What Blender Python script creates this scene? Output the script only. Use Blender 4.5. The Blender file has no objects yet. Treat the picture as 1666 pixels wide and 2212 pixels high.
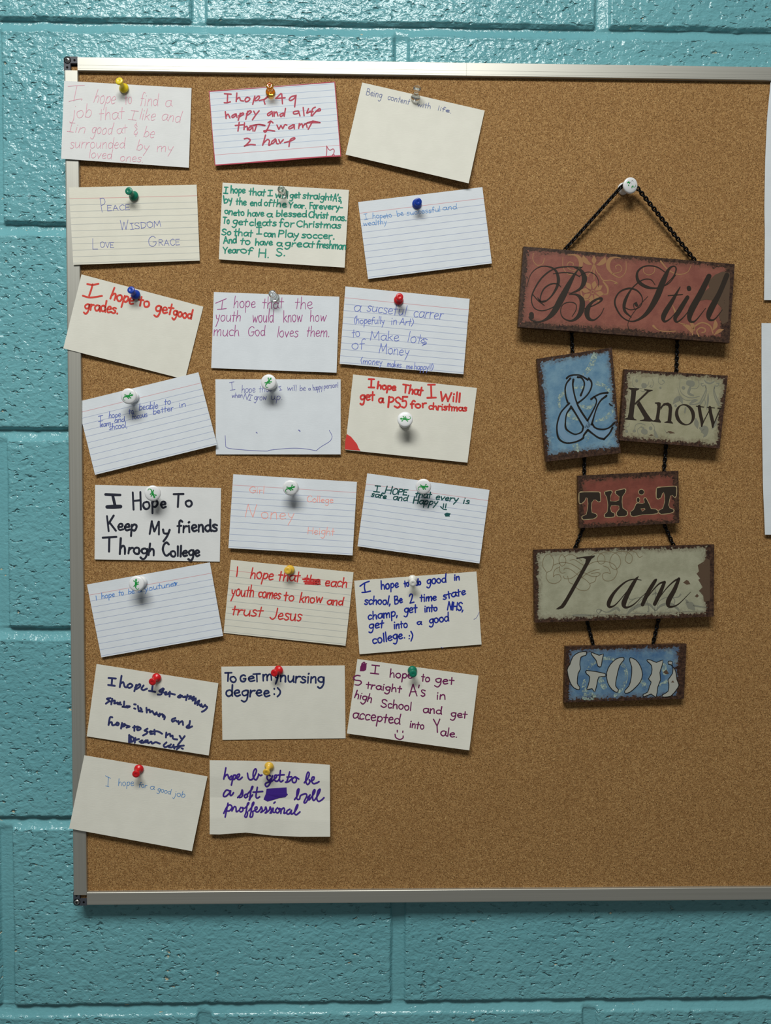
import bpy, math, random
import numpy as np
from mathutils import Vector, Matrix
from mathutils.geometry import tessellate_polygon

random.seed(7)
SC = bpy.context.scene
COL = SC.collection

# ------------------------------------------------------------------ camera
FPX = 1600.0                                    # focal length in pixels of the 1666 x 2212 frame
ax = np.array([81457., 197., 1600.]); ax /= np.linalg.norm(ax)      # along the wall, seen by the camera
dn = np.array([-145., 47137., 1600.]); dn -= ax * (dn @ ax); dn /= np.linalg.norm(dn)   # down the wall
nw = np.cross(ax, dn)                                              # into the wall
Y_RAIL, Y_CORK = -0.0195, -0.0160               # front of the board's frame / of the cork
BOARD_H = 0.870


def ray(px, py):
    r = np.array([px - 833., py - 1106., FPX])
    return np.array([r @ ax, r @ nw, -(r @ dn)])


_rt, _rb = ray(137, 121), ray(158, 1957)
DIST = BOARD_H / (_rt[2] / _rt[1] - _rb[2] / _rb[1])
CAM = np.array([0.0, Y_RAIL - DIST, 1.5])


def at(px, py, y):
    """point of the plane y = const that the photo shows at (px, py)"""
    r = ray(px, py)
    return Vector(CAM + r * ((y - CAM[1]) / r[1]))


def P(px, py, d):
    """same, d millimetres in front of the cork"""
    return at(px, py, Y_CORK - d * 0.001)


cd = bpy.data.cameras.new('camera'); cam = bpy.data.objects.new('camera', cd); COL.objects.link(cam)
cd.sensor_fit = 'HORIZONTAL'; cd.sensor_width = 36.0; cd.lens = FPX / 1666 * 36; cd.clip_start = 0.01
cx_ = (ax[0], nw[0], -dn[0]); cy_ = (-ax[1], -nw[1], dn[1]); cz_ = (-ax[2], -nw[2], dn[2])
M4 = Matrix.Identity(4)
for i in range(3):
    M4[i][0], M4[i][1], M4[i][2], M4[i][3] = cx_[i], cy_[i], cz_[i], CAM[i]
cam.matrix_world = M4
SC.camera = cam

# ------------------------------------------------------------------ light, world, exposure
w = bpy.data.worlds.new('room_light'); SC.world = w; w.use_nodes = True
w.node_tree.nodes['Background'].inputs[0].default_value = (0.97, 1.0, 0.97, 1)
w.node_tree.nodes['Background'].inputs[1].default_value = 0.11
ld = bpy.data.lights.new('ceiling_fixture', 'AREA'); lo = bpy.data.objects.new('ceiling_fixture', ld); COL.objects.link(lo)
ld.shape = 'RECTANGLE'; ld.size = 1.2; ld.size_y = 0.6; ld.energy = 53; ld.color = (1.0, 1.0, 0.955)
lo.location = (-0.27, -1.36, 3.0)
vs = SC.view_settings
SC.display_settings.display_device = 'sRGB'
vs.view_transform = 'Standard'; vs.look = 'None'; vs.exposure = 0.0; vs.gamma = 1.0; vs.use_curve_mapping = False


# ------------------------------------------------------------------ materials
def lin(c):
    o = []
    for v in c:
        v /= 255.0
        o.append(v / 12.92 if v <= 0.04045 else ((v + 0.055) / 1.055) ** 2.4)
    return (o[0], o[1], o[2], 1.0)


class NT:
    def __init__(s, name, rough=0.5, spec=0.5, metal=0.0):
        s.m = bpy.data.materials.new(name); s.m.use_nodes = True
        s.t = s.m.node_tree; s.b = s.t.nodes['Principled BSDF']; s.o = s.t.nodes['Material Output']
        s.b.inputs['Roughness'].default_value = rough
        s.b.inputs['Specular IOR Level'].default_value = spec
        s.b.inputs['Metallic'].default_value = metal

    def n(s, typ, **kw):
        nd = s.t.nodes.new(typ)
        for k, v in kw.items():
            setattr(nd, k, v)
        return nd

    def put(s, sock, v):
        if hasattr(v, 'is_output'):
            s.t.links.new(v, sock)
        else:
            sock.default_value = v

    def math(s, op, a, b=0.0, c=0.0, clamp=False):
        nd = s.n('ShaderNodeMath', operation=op); nd.use_clamp = clamp
        s.put(nd.inputs[0], a); s.put(nd.inputs[1], b); s.put(nd.inputs[2], c)
        return nd.outputs[0]

    def step(s, v, a, b):
        nd = s.n('ShaderNodeMapRange', interpolation_type='SMOOTHSTEP')
        s.put(nd.inputs[0], v); nd.inputs[1].default_value = a; nd.inputs[2].default_value = b
        return nd.outputs[0]

    def noise(s, vec, scale, detail=2.0, rough=0.5, dist=0.0):
        nd = s.n('ShaderNodeTexNoise')
        s.put(nd.inputs['Vector'], vec); nd.inputs['Scale'].default_value = scale
        nd.inputs['Detail'].default_value = detail; nd.inputs['Roughness'].default_value = rough
        nd.inputs['Distortion'].default_value = dist
        return nd.outputs['Fac']

    def mix(s, f, a, b):
        nd = s.n('ShaderNodeMix', data_type='RGBA')
        s.put(nd.inputs['Factor'], f); s.put(nd.inputs[6], a); s.put(nd.inputs[7], b)
        return nd.outputs[2]

    def scaled(s, vec, x, y, z):
        nd = s.n('ShaderNodeMapping'); s.put(nd.inputs[0], vec); nd.inputs['Scale'].default_value = (x, y, z)
        return nd.outputs[0]

    def obj(s):
        return s.n('ShaderNodeTexCoord').outputs['Object']

    def uv(s):
        return s.n('ShaderNodeTexCoord').outputs['UV']

    def bump(s, h, strength, dist):
        nd = s.n('ShaderNodeBump'); s.put(nd.inputs['Height'], h)
        nd.inputs['Strength'].default_value = strength; nd.inputs['Distance'].default_value = dist
        s.t.links.new(nd.outputs[0], s.b.inputs['Normal'])

    def color(s, c):
        s.put(s.b.inputs['Base Color'], c); return s.m


def plain(name, c, rough=0.5, spec=0.5, metal=0.0):
    return NT(name, rough, spec, metal).color(lin(c))


def mat_wall():
    k = NT('teal gloss block paint', 0.20, 0.5)
    o = k.obj()
    f = k.noise(o, 6, 3)
    c = k.mix(k.step(f, 0.3, 0.7), lin((105, 166, 175)), lin((113, 174, 182)))
    dens = k.noise(o, 16, 2)
    pv = k.scaled(o, 1, 1, 1.7)
    n = k.math('ADD', k.noise(pv, 112, 2, 0.5, 0.3), k.math('MULTIPLY', k.math('SUBTRACT', dens, 0.5), 0.22))
    ja = k.n('ShaderNodeAttribute'); ja.attribute_name = 'joint'
    calm = k.math('SUBTRACT', 1.0, k.math('MULTIPLY', ja.outputs['Fac'], 0.85))
    pit = k.math('MULTIPLY', k.step(n, 0.575, 0.76), calm)
    chip = k.math('MULTIPLY', k.step(n, 0.715, 0.73), k.step(k.noise(o, 40, 1), 0.55, 0.59))
    c = k.mix(chip, c, lin((200, 190, 160)))
    fine = k.noise(k.scaled(o, 1, 1, 1.3), 260, 2, 0.5)
    med = k.noise(k.scaled(o, 1, 1, 1.25), 120, 2, 0.5, 0.5)
    h = k.math('ADD', k.math('MULTIPLY', fine, 0.00060), k.math('MULTIPLY', med, k.math('MULTIPLY', calm, 0.0017)))
    h = k.math('SUBTRACT', h, k.math('MULTIPLY', pit, 0.0019))
    k.bump(h, 1.0, 1.0)
    return k.color(c)


def mat_cork():
    k = NT('granulated cork', 0.85, 0.2)
    o = k.obj()
    a = k.noise(o, 1050, 3, 0.6)
    b = k.noise(o, 620, 2, 0.5)
    big = k.noise(o, 11, 3)
    v = k.n('ShaderNodeTexVoronoi'); k.put(v.inputs['Vector'], o); v.inputs['Scale'].default_value = 640
    sep = k.n('ShaderNodeSeparateColor'); k.put(sep.inputs[0], v.outputs['Color'])
    c = k.mix(sep.outputs[0], lin((147, 108, 64)), lin((184, 144, 93)))
    c = k.mix(k.step(a, 0.50, 0.36), c, lin((88, 60, 30)))
    c = k.mix(k.math('MULTIPLY', k.step(b, 0.60, 0.74), 0.8), c, lin((212, 176, 122)))
    c = k.mix(k.math('MULTIPLY', k.step(big, 0.35, 0.7), 0.12), c, lin((130, 92, 52)))
    k.bump(k.math('ADD', a, k.math('MULTIPLY', b, 0.6)), 0.5, 0.0010)
    return k.color(c)


def mat_alu(vertical):
    k = NT('brushed aluminium', 0.30, 0.5, 0.74)
    o = k.obj()
    g = k.noise(k.scaled(o, 900 if vertical else 3, 3, 3 if vertical else 900), 1.0, 2)
    k.put(k.b.inputs['Roughness'], k.math('ADD', 0.41, k.math('MULTIPLY', g, 0.12)))
    return k.color(k.mix(g, lin((180, 179, 170)), lin((198, 197, 189))))


def mat_card(name, c, rules=None, flip=False):
    """rules = (v of the head line or None, v of the first blue line, pitch, line colour)"""
    k = NT(name, 0.75, 0.25)
    o = k.obj(); n = k.noise(o, 60, 3); fib = k.noise(k.scaled(o, 250, 250, 900), 1.0, 2)
    col = k.mix(k.step(n, 0.3, 0.7), lin(c), lin([min(255, q + 4) for q in c]))
    if rules:
        sx = k.n('ShaderNodeSeparateXYZ'); k.put(sx.inputs[0], k.uv())
        v = sx.outputs[1]
        if flip:
            v = k.math('SUBTRACT', 1.0, v)
        red, v0, p, lc = rules
        t = k.math('DIVIDE', k.math('SUBTRACT', v, v0), p)
        fr = k.math('ABSOLUTE', k.math('SUBTRACT', k.math('FRACT', k.math('ADD', t, 0.5)), 0.5))
        ln = k.math('MULTIPLY', k.step(k.math('MULTIPLY', fr, p), 0.0042, 0.0022), k.math('GREATER_THAN', t, -0.3))
        col = k.mix(k.math('MULTIPLY', ln, 0.75), col, lin(lc))
        if red:
            lr = k.step(k.math('ABSOLUTE', k.math('SUBTRACT', v, red)), 0.0046, 0.0024)
            col = k.mix(k.math('MULTIPLY', lr, 0.7), col, lin((205, 120, 125)))
    k.bump(fib, 0.10, 0.0006)
    return k.color(col)


def mat_plaque(name, c1, c2, W, H, extra=(0, 0, 0, 0), pale=None):
    """painted board with a worn, chipped dark rim; uv is in millimetres"""
    k = NT(name, 0.42, 0.35)
    uv = k.uv(); sx = k.n('ShaderNodeSeparateXYZ'); k.put(sx.inputs[0], uv)
    u, v = sx.outputs[0], sx.outputs[1]
    e = k.math('MINIMUM', k.math('SUBTRACT', u, extra[0]), k.math('SUBTRACT', W - extra[1], u))
    e2 = k.math('MINIMUM', k.math('SUBTRACT', v, extra[2]), k.math('SUBTRACT', H - extra[3], v))
    e = k.math('MINIMUM', e, e2)
    n1 = k.noise(uv, 0.42, 4, 0.7); n2 = k.noise(uv, 0.10, 3, 0.6)
    e = k.math('ADD', e, k.math('MULTIPLY', k.math('SUBTRACT', n1, 0.5), 13.0))
    e = k.math('ADD', e, k.math('MULTIPLY', k.math('SUBTRACT', n2, 0.5), 9.0))
    mask = k.step(e, 3.4, 4.3)
    c = k.mix(k.step(k.noise(uv, 0.07, 4, 0.65), 0.3, 0.7), lin(c1), lin(c2))
    if pale:
        c = k.mix(k.math('MULTIPLY', k.step(k.noise(uv, 0.05, 5, 0.7, 1.2), 0.55, 0.68), 0.6), c, lin(pale))
    c = k.mix(k.math('MULTIPLY', k.step(e, 9.0, 4.5), 0.35), c, lin((84, 62, 46)))
    rim = k.mix(k.step(k.noise(uv, 0.3, 4, 0.7), 0.35, 0.7), lin((40, 25, 20)), lin((84, 60, 45)))
    k.bump(k.noise(uv, 0.8, 3), 0.15, 0.0006)
    return k.color(k.mix(mask, rim, c))


def mat_worn(name, c, lo=0.44, hi=0.5, scale=700):
    """print that has flaked away in specks"""
    k = NT(name, 0.45, 0.3); k.color(lin(c))
    tr = k.n('ShaderNodeBsdfTransparent'); mx = k.n('ShaderNodeMixShader')
    k.put(mx.inputs[0], k.step(k.noise(k.obj(), scale, 4, 0.7), lo, hi))
    k.t.links.new(tr.outputs[0], mx.inputs[1]); k.t.links.new(k.b.outputs[0], mx.inputs[2])
    k.t.links.new(mx.outputs[0], k.o.inputs[0])
    return k.m


def mat_clear(name, c, rough=0.06):
    k = NT(name, rough, 0.5); k.b.inputs['Transmission Weight'].default_value = 1.0; k.b.inputs['IOR'].default_value = 1.47
    return k.color(lin(c))


_ink = {}


def ink(c, rough=0.6):
    if c not in _ink:
        k = NT('ink', rough, 0.2)
        l = lin(c); l = tuple(min(1.0, q * 1.08) for q in l[:3]) + (1.0,)
        n = k.noise(k.obj(), 900, 2)
        _ink[c] = k.color(k.mix(n, l, tuple(min(1, q * 1.15 + 0.004) for q in l[:3]) + (1.0,)))
    return _ink[c]


# ------------------------------------------------------------------ object helpers
def link(name, me, mat=None, parent=None):
    o = bpy.data.objects.new(name, me); COL.objects.link(o)
    if mat is not None:
        me.materials.append(mat)
    if parent is not None:
        o.parent = parent
    return o


def tag(o, label=None, cat=None, group=None, kind=None):
    if label: o['label'] = label
    if cat: o['category'] = cat
    if group: o['group'] = group
    if kind: o['kind'] = kind
    return o


def empty(name, loc, label, cat, group=None):
    o = bpy.data.objects.new(name, None); COL.objects.link(o); o.location = loc; o.empty_display_size = 0.01
    SHIFT[o.name] = Vector(loc)
    return tag(o, label, cat, group)


SHIFT = {}


class MB:
    """collects faces; build() links them as one mesh object"""

    def __init__(s):
        s.v, s.f, s.uv = [], [], []

    def add(s, vs_, fs_):
        o = len(s.v); s.v += [tuple(q) for q in vs_]; s.f += [tuple(i + o for i in f) for f in fs_]

    def box(s, a, b):
        x0, y0, z0 = a; x1, y1, z1 = b
        s.add([(x0, y0, z0), (x1, y0, z0), (x1, y1, z0), (x0, y1, z0), (x0, y0, z1), (x1, y0, z1), (x1, y1, z1), (x0, y1, z1)],
              [(0, 3, 2, 1), (4, 5, 6, 7), (0, 1, 5, 4), (1, 2, 6, 5), (2, 3, 7, 6), (3, 0, 4, 7)])

    def lathe(s, prof, mat, seg=40):
        """prof = [(r, z)...] turned about local z, placed by the 4x4 mat"""
        vs_, fs_ = [], []
        for r, z in prof:
            for i in range(seg):
                a = 2 * math.pi * i / seg
                vs_.append(mat @ Vector((r * math.cos(a), r * math.sin(a), z)))
        for j in range(len(prof) - 1):
            for i in range(seg):
                k = (i + 1) % seg
                fs_.append((j * seg + i, j * seg + k, (j + 1) * seg + k, (j + 1) * seg + i))
        n = len(vs_)
        vs_.append(mat @ Vector((0, 0, prof[0][1]))); vs_.append(mat @ Vector((0, 0, prof[-1][1])))
        for i in range(seg):
            k = (i + 1) % seg
            fs_.append((n, k, i)); fs_.append((n + 1, (len(prof) - 1) * seg + i, (len(prof) - 1) * seg + k))
        s.add(vs_, fs_)

    def build(s, name, mat, parent=None, smooth=False, origin=None):
        me = bpy.data.meshes.new(name)
        off = Vector((0, 0, 0))
        if parent is not None:
            p = parent
            while p is not None:
                off += Vector(p.location); p = p.parent
        org = Vector(origin) if origin is not None else None
        base = off if org is None else org
        me.from_pydata([tuple(Vector(q) - base) for q in s.v], [], s.f)
        if smooth:
            me.polygons.foreach_set('use_smooth', [True] * len(me.polygons))
        me.update()
        o = link(name, me, mat, parent)
        if org is not None:
            o.location = org - off
        return o


def smooth_pts(pts, sub):
    if len(pts) < 3 or sub < 2:
        return list(pts)
    out = []
    n = len(pts)
    closed = pts[0][:2] == pts[-1][:2]
    for i in range(n - 1):
        p1, p2 = pts[i], pts[i + 1]
        p0 = pts[i - 1] if i else (pts[-2] if closed else tuple(2 * a - b for a, b in zip(p1, p2)))
        p3 = pts[i + 2] if i + 2 < n else (pts[1] if closed else tuple(2 * b - a for a, b in zip(p1, p2)))
        for k in range(sub):
            t = k / sub; t2 = t * t; t3 = t2 * t
            out.append(tuple(0.5 * ((2 * b) + (c - a) * t + (2 * a - 5 * b + 4 * c - d) * t2 + (3 * b - a - 3 * c + d) * t3)
                             for a, b, c, d in zip(p0, p1, p2, p3)))
    out.append(tuple(pts[-1]))
    return out


def ribbon(mb, pts, mapf, sub=5, caps=True):
    """pts = [(x, y, width)...] -> flat brush stroke laid on the surface mapf(x, y)"""
    q = smooth_pts(pts, sub)
    r = [q[0]]
    for p in q[1:]:
        if math.hypot(p[0] - r[-1][0], p[1] - r[-1][1]) > 1e-3:
            r.append(p)
    if len(r) == 1:
        r.append((r[0][0] + 0.05, r[0][1], r[0][2]))
    n = len(r); vs_, fs_ = [], []
    for i, p in enumerate(r):
        a = r[max(0, i - 1)]; b = r[min(n - 1, i + 1)]
        dx, dy = b[0] - a[0], b[1] - a[1]; L = math.hypot(dx, dy) or 1.0
        nx, ny = -dy / L, dx / L; h = max(0.05, p[2]) / 2
        vs_ += [mapf(p[0] + nx * h, p[1] + ny * h), mapf(p[0] - nx * h, p[1] - ny * h)]
        if i:
            fs_.append((2 * i - 2, 2 * i - 1, 2 * i + 1, 2 * i))
    if caps:
        for i, sg in ((0, -1), (n - 1, 1)):
            p = r[i]; a = r[max(0, i - 1)]; b = r[min(n - 1, i + 1)]
            ang = math.atan2(b[1] - a[1], b[0] - a[0]); h = max(0.05, p[2]) / 2
            k0 = len(vs_); m = 6
            for k in range(m + 1):
                t = ang + (math.pi / 2 - math.pi * k / m) * 1 + (math.pi if sg < 0 else 0)
                vs_.append(mapf(p[0] + h * math.cos(t), p[1] + h * math.sin(t)))
            fs_.append(tuple(range(k0, k0 + m + 1)))
    mb.add(vs_, fs_)


def polyfill(mb, loops, mapf):
    L = [[Vector((x, y, 0)) for x, y in lp] for lp in loops]
    tris = tessellate_polygon(L)
    flat = [p for lp in loops for p in lp]
    mb.add([mapf(x, y) for x, y in flat], [tuple(t) for t in tris])


def pts(s):
    return [tuple(float(q) for q in t.split(',')) for t in s.split()]


def inv_bilerp(c, x, y):
    (x0, y0), (x1, y1), (x2, y2), (x3, y3) = c      # TL TR BR BL
    u, v = 0.5, 0.5
    for _ in range(8):
        fx = (1 - u) * (1 - v) * x0 + u * (1 - v) * x1 + u * v * x2 + (1 - u) * v * x3 - x
        fy = (1 - u) * (1 - v) * y0 + u * (1 - v) * y1 + u * v * y2 + (1 - u) * v * y3 - y
        xu = (1 - v) * (x1 - x0) + v * (x2 - x3); xv = (1 - u) * (x3 - x0) + u * (x2 - x1)
        yu = (1 - v) * (y1 - y0) + v * (y2 - y3); yv = (1 - u) * (y3 - y0) + u * (y2 - y1)
        dt = xu * yv - xv * yu
        u -= (fx * yv - fy * xv) / dt; v -= (fy * xu - fx * yu) / dt
    return u, v


# ------------------------------------------------------------------ wall
def pnoise(x, y, seed):
    rs = np.random.RandomState(seed); perm = rs.permutation(256); g = rs.uniform(0, 2 * np.pi, 256)
    xi = np.floor(x).astype(int); yi = np.floor(y).astype(int); xf = x - xi; yf = y - yi
    def gr(ix, iy, dx, dy):
        a = g[perm[(perm[ix & 255] + iy) & 255]]
        return np.cos(a) * dx + np.sin(a) * dy
    u = xf ** 3 * (xf * (xf * 6 - 15) + 10); v = yf ** 3 * (yf * (yf * 6 - 15) + 10)
    a = gr(xi, yi, xf, yf); b = gr(xi + 1, yi, xf - 1, yf); c = gr(xi, yi + 1, xf, yf - 1); d = gr(xi + 1, yi + 1, xf - 1, yf - 1)
    return (a * (1 - u) + b * u) * (1 - v) + (c * (1 - u) + d * u) * v


def sstep(x, a, b):
    t = np.clip((x - a) / (b - a), 0, 1); return t * t * (3 - 2 * t)


def make_wall():
    za = [at(70, y, 0.0)[2] for y in (51, 493, 937, 1367, 1777, 2184)]      # bed joints in the picture
    pitch = (za[0] - za[-1]) / 5
    beds = [za[0] + pitch * k for k in (3, 2, 1)] + za + [za[-1] - pitch * k for k in range(1, 4)]
    xa = at(867, 250, 0)[0]; blk = at(867, 2050, 0)[0] - at(21, 2050, 0)[0]
    x0, x1 = at(-60, 1100, 0)[0], at(1730, 1100, 0)[0]; z1, z0 = at(800, -60, 0)[2], at(800, 2280, 0)[2]
    gx = np.concatenate([np.arange(-1.5, x0, 0.02), np.arange(x0, x1, 0.0015), np.arange(x1, 1.6, 0.02)])
    gz = np.concatenate([np.arange(0.75, z0, 0.02), np.arange(z0, z1, 0.0015), np.arange(z1, 2.3, 0.02)])
    X, Z = np.meshgrid(gx, gz)
    h = 0.0012 * pnoise(X * 9, Z * 9, 1) + 0.0005 * pnoise(X * 45, Z * 45, 2)
    h += 0.00022 * pnoise(X * 170, Z * 200, 3)
    big = pnoise(X * 14, Z * 14, 11)
    pit = pnoise(X * 95, Z * 150, 4) + 0.55 * pnoise(X * 210, Z * 300, 5)
    pits = 0.0010 * sstep(pit, 0.40 - 0.22 * big, 0.72 - 0.2 * big)
    row = np.zeros_like(X, int)
    jd = np.zeros_like(X); inj = np.zeros_like(X)
    wob = 0.0016 * pnoise(X * 22, Z * 3, 6) + 0.0009 * pnoise(X * 90, Z * 20, 7)
    for k, zb in enumerate(beds):
        row[Z < zb] = k + 1
        t = (Z - zb - wob) / 0.0063                       # +1 upper arris, -1 lower arris
        d = 0.0046 * sstep(t, 1.08, 0.80) * sstep(t, -1.35, 0.5) ** 0.8
        lip = 0.0009 * np.exp(-((t + 1.25) / 0.3) ** 2) * (0.4 + pnoise(X * 40, Z * 8, 8))
        jd = np.maximum(jd, d); h += np.maximum(lip, 0)
        inj = np.maximum(inj, sstep(np.abs(t), 1.3, 0.8))
    odd = np.where(row % 2 == 0, 0.0, 0.5)
    ph = (X - xa) / blk + odd
    dx = np.abs(ph - np.round(ph)) * blk
    wv = 0.0012 * pnoise(X * 4, Z * 25, 9)
    d = 0.0050 * sstep(dx + wv, 0.0086, 0.0070) * (0.75 + 0.25 * sstep((ph - np.round(ph)) * blk, 0.006, -0.006))
    jd = np.maximum(jd, d * (1 - 0.3 * inj)); inj = np.maximum(inj, sstep(dx, 0.009, 0.006))
    edge = 0.0012 * np.clip(pnoise(X * 120, Z * 120, 10), 0, 1) * sstep(dx, 0.016, 0.009) * (1 - inj)
    h = h * (1 - 0.4 * inj) - pits * (1 - 0.85 * inj) - jd + edge
    nx, nz = len(gx), len(gz)
    co = np.stack([X, -h, Z], -1).reshape(-1, 3).astype(np.float32)
    idx = np.arange(nx * nz).reshape(nz, nx)
    q = np.stack([idx[:-1, :-1], idx[:-1, 1:], idx[1:, 1:], idx[1:, :-1]], -1).reshape(-1, 4)
    me = bpy.data.meshes.new('wall_back')
    me.vertices.add(len(co)); me.vertices.foreach_set('co', co.ravel())
    me.loops.add(q.size); me.loops.foreach_set('vertex_index', q.ravel().astype(np.int32))
    me.polygons.add(len(q)); me.polygons.foreach_set('loop_start', np.arange(0, q.size, 4, dtype=np.int32))
    me.polygons.foreach_set('loop_total', np.full(len(q), 4, np.int32))
    me.polygons.foreach_set('use_smooth', np.ones(len(q), bool))
    me.update(calc_edges=True); me.validate()
    at_ = me.attributes.new('joint', 'FLOAT', 'POINT'); at_.data.foreach_set('value', inj.ravel().astype(np.float32))
    o = link('wall_back', me, mat_wall())
    tag(o, 'teal glossy painted concrete block wall behind the cork board', 'wall', kind='structure')


make_wall()

# ------------------------------------------------------------------ cork board
BX0 = at(137, 121, Y_RAIL)[0]; BZ1 = at(137, 121, Y_RAIL)[2]; BZ0 = BZ1 - BOARD_H
BX1 = BX0 + 1.2
RW = 0.0142                                             # rail width
CB = 0.0140                                             # corner bracket
YB = -0.0035
board = empty('cork_board', ((BX0 + BX1) / 2, YB, BZ0), 'large cork notice board in an aluminium frame on the teal block wall', 'notice board')


def rail(a, b, vertical, inner, grooved=False):
    """bar with a stepped, softly rounded front; inner = side the cork is on"""
    prof = [(0, 0), (0, 13.6), (0.25, 14.9), (0.9, 15.8), (1.8, 16), (8.6, 16), (8.7, 15.9), (8.95, 15.9), (9.05, 16), (12.0, 16), (12.1, 15.92), (12.3, 15.92),
            (12.4, 16), (13.6, 16), (14.0, 15.7), (14.2, 15.2), (14.2, 0)]
    if not grooved:
        prof = [q for q in prof if not 8 < q[0] < 13]
    mb = MB(); n = len(prof)
    vs_ = []
    for e in (a, b):
        for t, d in prof:
            y = YB - d * 0.001; t *= 0.001
            if vertical:
                vs_.append((inner[0] + t * inner[1], y, e))
            else:
                vs_.append((e, y, inner[0] + t * inner[1]))
    fs_ = [(i, (i + 1) % n, n + (i + 1) % n, n + i) for i in range(n)] + [tuple(range(n)), tuple(range(2 * n - 1, n - 1, -1))]
    mb.add(vs_, fs_)
    return mb.build('frame_rail', mat_alu(vertical), board)


xs = at(1008, 150, Y_RAIL)[0]
rail(BX0 + CB, xs - 0.0001, False, (BZ1, -1), True); rail(xs + 0.0001, BX1 - CB, False, (BZ1, -1), True)
rail(BX0 + CB + 0.0004, BX1 - CB, False, (BZ0, 1))
rail(BZ0 + 0.0115, BZ1 - CB, True, (BX0, 1)); rail(BZ0 + 0.0115, BZ1 - CB, True, (BX1, -1))
mb = MB(); mb.box((BX0 + 0.0065, Y_CORK, BZ0 + 0.005), (BX1 - 0.0065, YB - 0.001, BZ1 - 0.008))
mb.build('cork_panel', mat_cork(), board)

m_brk = plain('dark grey moulded corner', (62, 66, 74), 0.5)
m_screw = plain('screw steel', (190, 190, 188), 0.25, 0.5, 1.0)
m_hole = plain('dark hole', (12, 12, 14), 0.8, 0.1)


def corner(cx, cz, sx, sz):
    c = CB; a = 0.0066; r = 0.003; mb = MB()
    out = [(c, 0), (c, a), (a, a), (a, c), (0, c)] + [(r - r * math.sin(t), r - r * math.cos(t)) for t in [math.pi / 2 * (1 - k / 6) for k in range(7)]]
    n = len(out); y0, y1 = YB - 0.001, Y_RAIL + 0.0006
    vs_ = [(cx + sx * u, y0, cz + sz * v) for u, v in out] + [(cx + sx * u, y1, cz + sz * v) for u, v in out]
    fs_ = [(i, (i + 1) % n, n + (i + 1) % n, n + i) for i in range(n)]
    mb.add(vs_, fs_)
    polyfill(mb, [out], lambda u, v: (cx + sx * u, y1, cz + sz * v))
    b = mb.build('corner_bracket', m_brk, board)
    Ry = Matrix.Rotation(math.pi / 2, 4, 'X')
    for u, v in ((0.0108, 0.0036), (0.0034, 0.0108)):
        h = MB(); h.lathe([(0.0011, 0), (0.0011, 0.0002)], Matrix.Translation((cx + sx * u, y1, cz + sz * v)) @ Ry, 16)
        h.build('screw_hole', m_hole, b)
    cu = 0.0039
    h = MB(); h.lathe([(0.0036, 0), (0.0036, 0.00015)], Matrix.Translation((cx + sx * (cu - .0002), y1, cz + sz * (cu - .0002))) @ Ry, 28)
    h.build('screw_recess', m_hole, b)
    h = MB(); T = Matrix.Translation((cx + sx * cu, y1 - 0.0001, cz + sz * cu)) @ Ry
    h.lathe([(0.0029, 0), (0.0029, 0.0004), (0.0024, 0.0010), (0.0014, 0.0014), (0.0004, 0.00155)], T, 28)
    s = h.build('screw', m_screw, b, smooth=True)
    x = MB()
    yy = y1 - 0.0018
    for w_, t_ in ((0.0013, 0.0003), (0.0003, 0.0013)):
        x.box((cx + sx * cu - w_, yy, cz + sz * cu - t_), (cx + sx * cu + w_, yy + 0.0007, cz + sz * cu + t_))
    x.build('screw_slot', m_hole, b)


corner(BX0, BZ1, 1, -1); corner(BX0, BZ0, 1, 1)

# ------------------------------------------------------------------ handwriting
G = {}


def glyph(ch, w, *st):
    G[ch] = (w, [pts(s) for s in st])


glyph('a', 80, "75,82 50,100 15,85 5,45 25,5 55,12 74,55", "75,96 71,35 90,4")
glyph('b', 75, "12,180 8,5", "8,55 35,98 66,82 70,42 45,4 9,12")
glyph('c', 65, "65,85 40,100 12,80 5,45 25,5 65,16")
glyph('d', 80, "70,75 45,96 12,78 8,30 35,2 65,25 72,62", "75,180 70,60 78,2")
glyph('e', 70, "8,50 40,54 62,68 50,98 22,92 6,48 28,3 68,18")
glyph('f', 55, "62,160 42,178 25,150 22,80 20,-8", "2,92 50,96")
glyph('g', 75, "68,85 45,100 12,80 8,45 30,15 60,30 70,70", "70,95 68,0 52,-62 28,-78 2,-58")
glyph('h', 75, "12,180 8,0", "8,48 35,95 60,85 65,40 68,0")
glyph('i', 28, "12,95 13,0", "14,140 15,146")
glyph('j', 42, "30,95 28,-20 10,-72 -12,-52", "32,140 33,146")
glyph('k', 70, "10,180 8,0", "60,95 12,45", "25,55 70,0")
glyph('l', 24, "13,180 11,0")
glyph('m', 115, "8,98 8,0", "8,55 30,95 52,90 56,0", "56,55 80,97 102,88 106,0")
glyph('n', 75, "10,98 8,0", "8,55 35,97 60,88 66,0")
glyph('o', 78, "40,100 12,85 5,45 25,5 55,5 72,45 60,90 40,100")
glyph('p', 75, "12,95 8,-80", "10,60 35,100 65,85 68,45 45,8 12,18")
glyph('q', 70, "66,85 40,100 10,80 8,45 35,30 62,60", "66,95 62,-70")
glyph('r', 55, "10,98 8,0", "9,50 28,90 55,95")
glyph('s', 60, "58,88 30,100 10,80 28,55 52,40 50,12 25,0 3,12")
glyph('t', 55, "28,155 25,0", "0,95 56,99")
glyph('u', 78, "8,98 8,35 25,4 50,12 66,50", "68,98 68,30 76,2")
glyph('v', 65, "4,98 30,2", "30,2 62,98")
glyph('w', 105, "5,98 25,3", "25,3 50,80", "50,80 75,3", "75,3 102,98")
glyph('x', 65, "5,95 62,3", "60,98 5,0")
glyph('y', 70, "8,98 20,45 48,38", "66,98 42,0 14,-78")
glyph('A', 110, "5,0 55,170", "55,170 105,0", "25,65 90,65")
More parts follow.
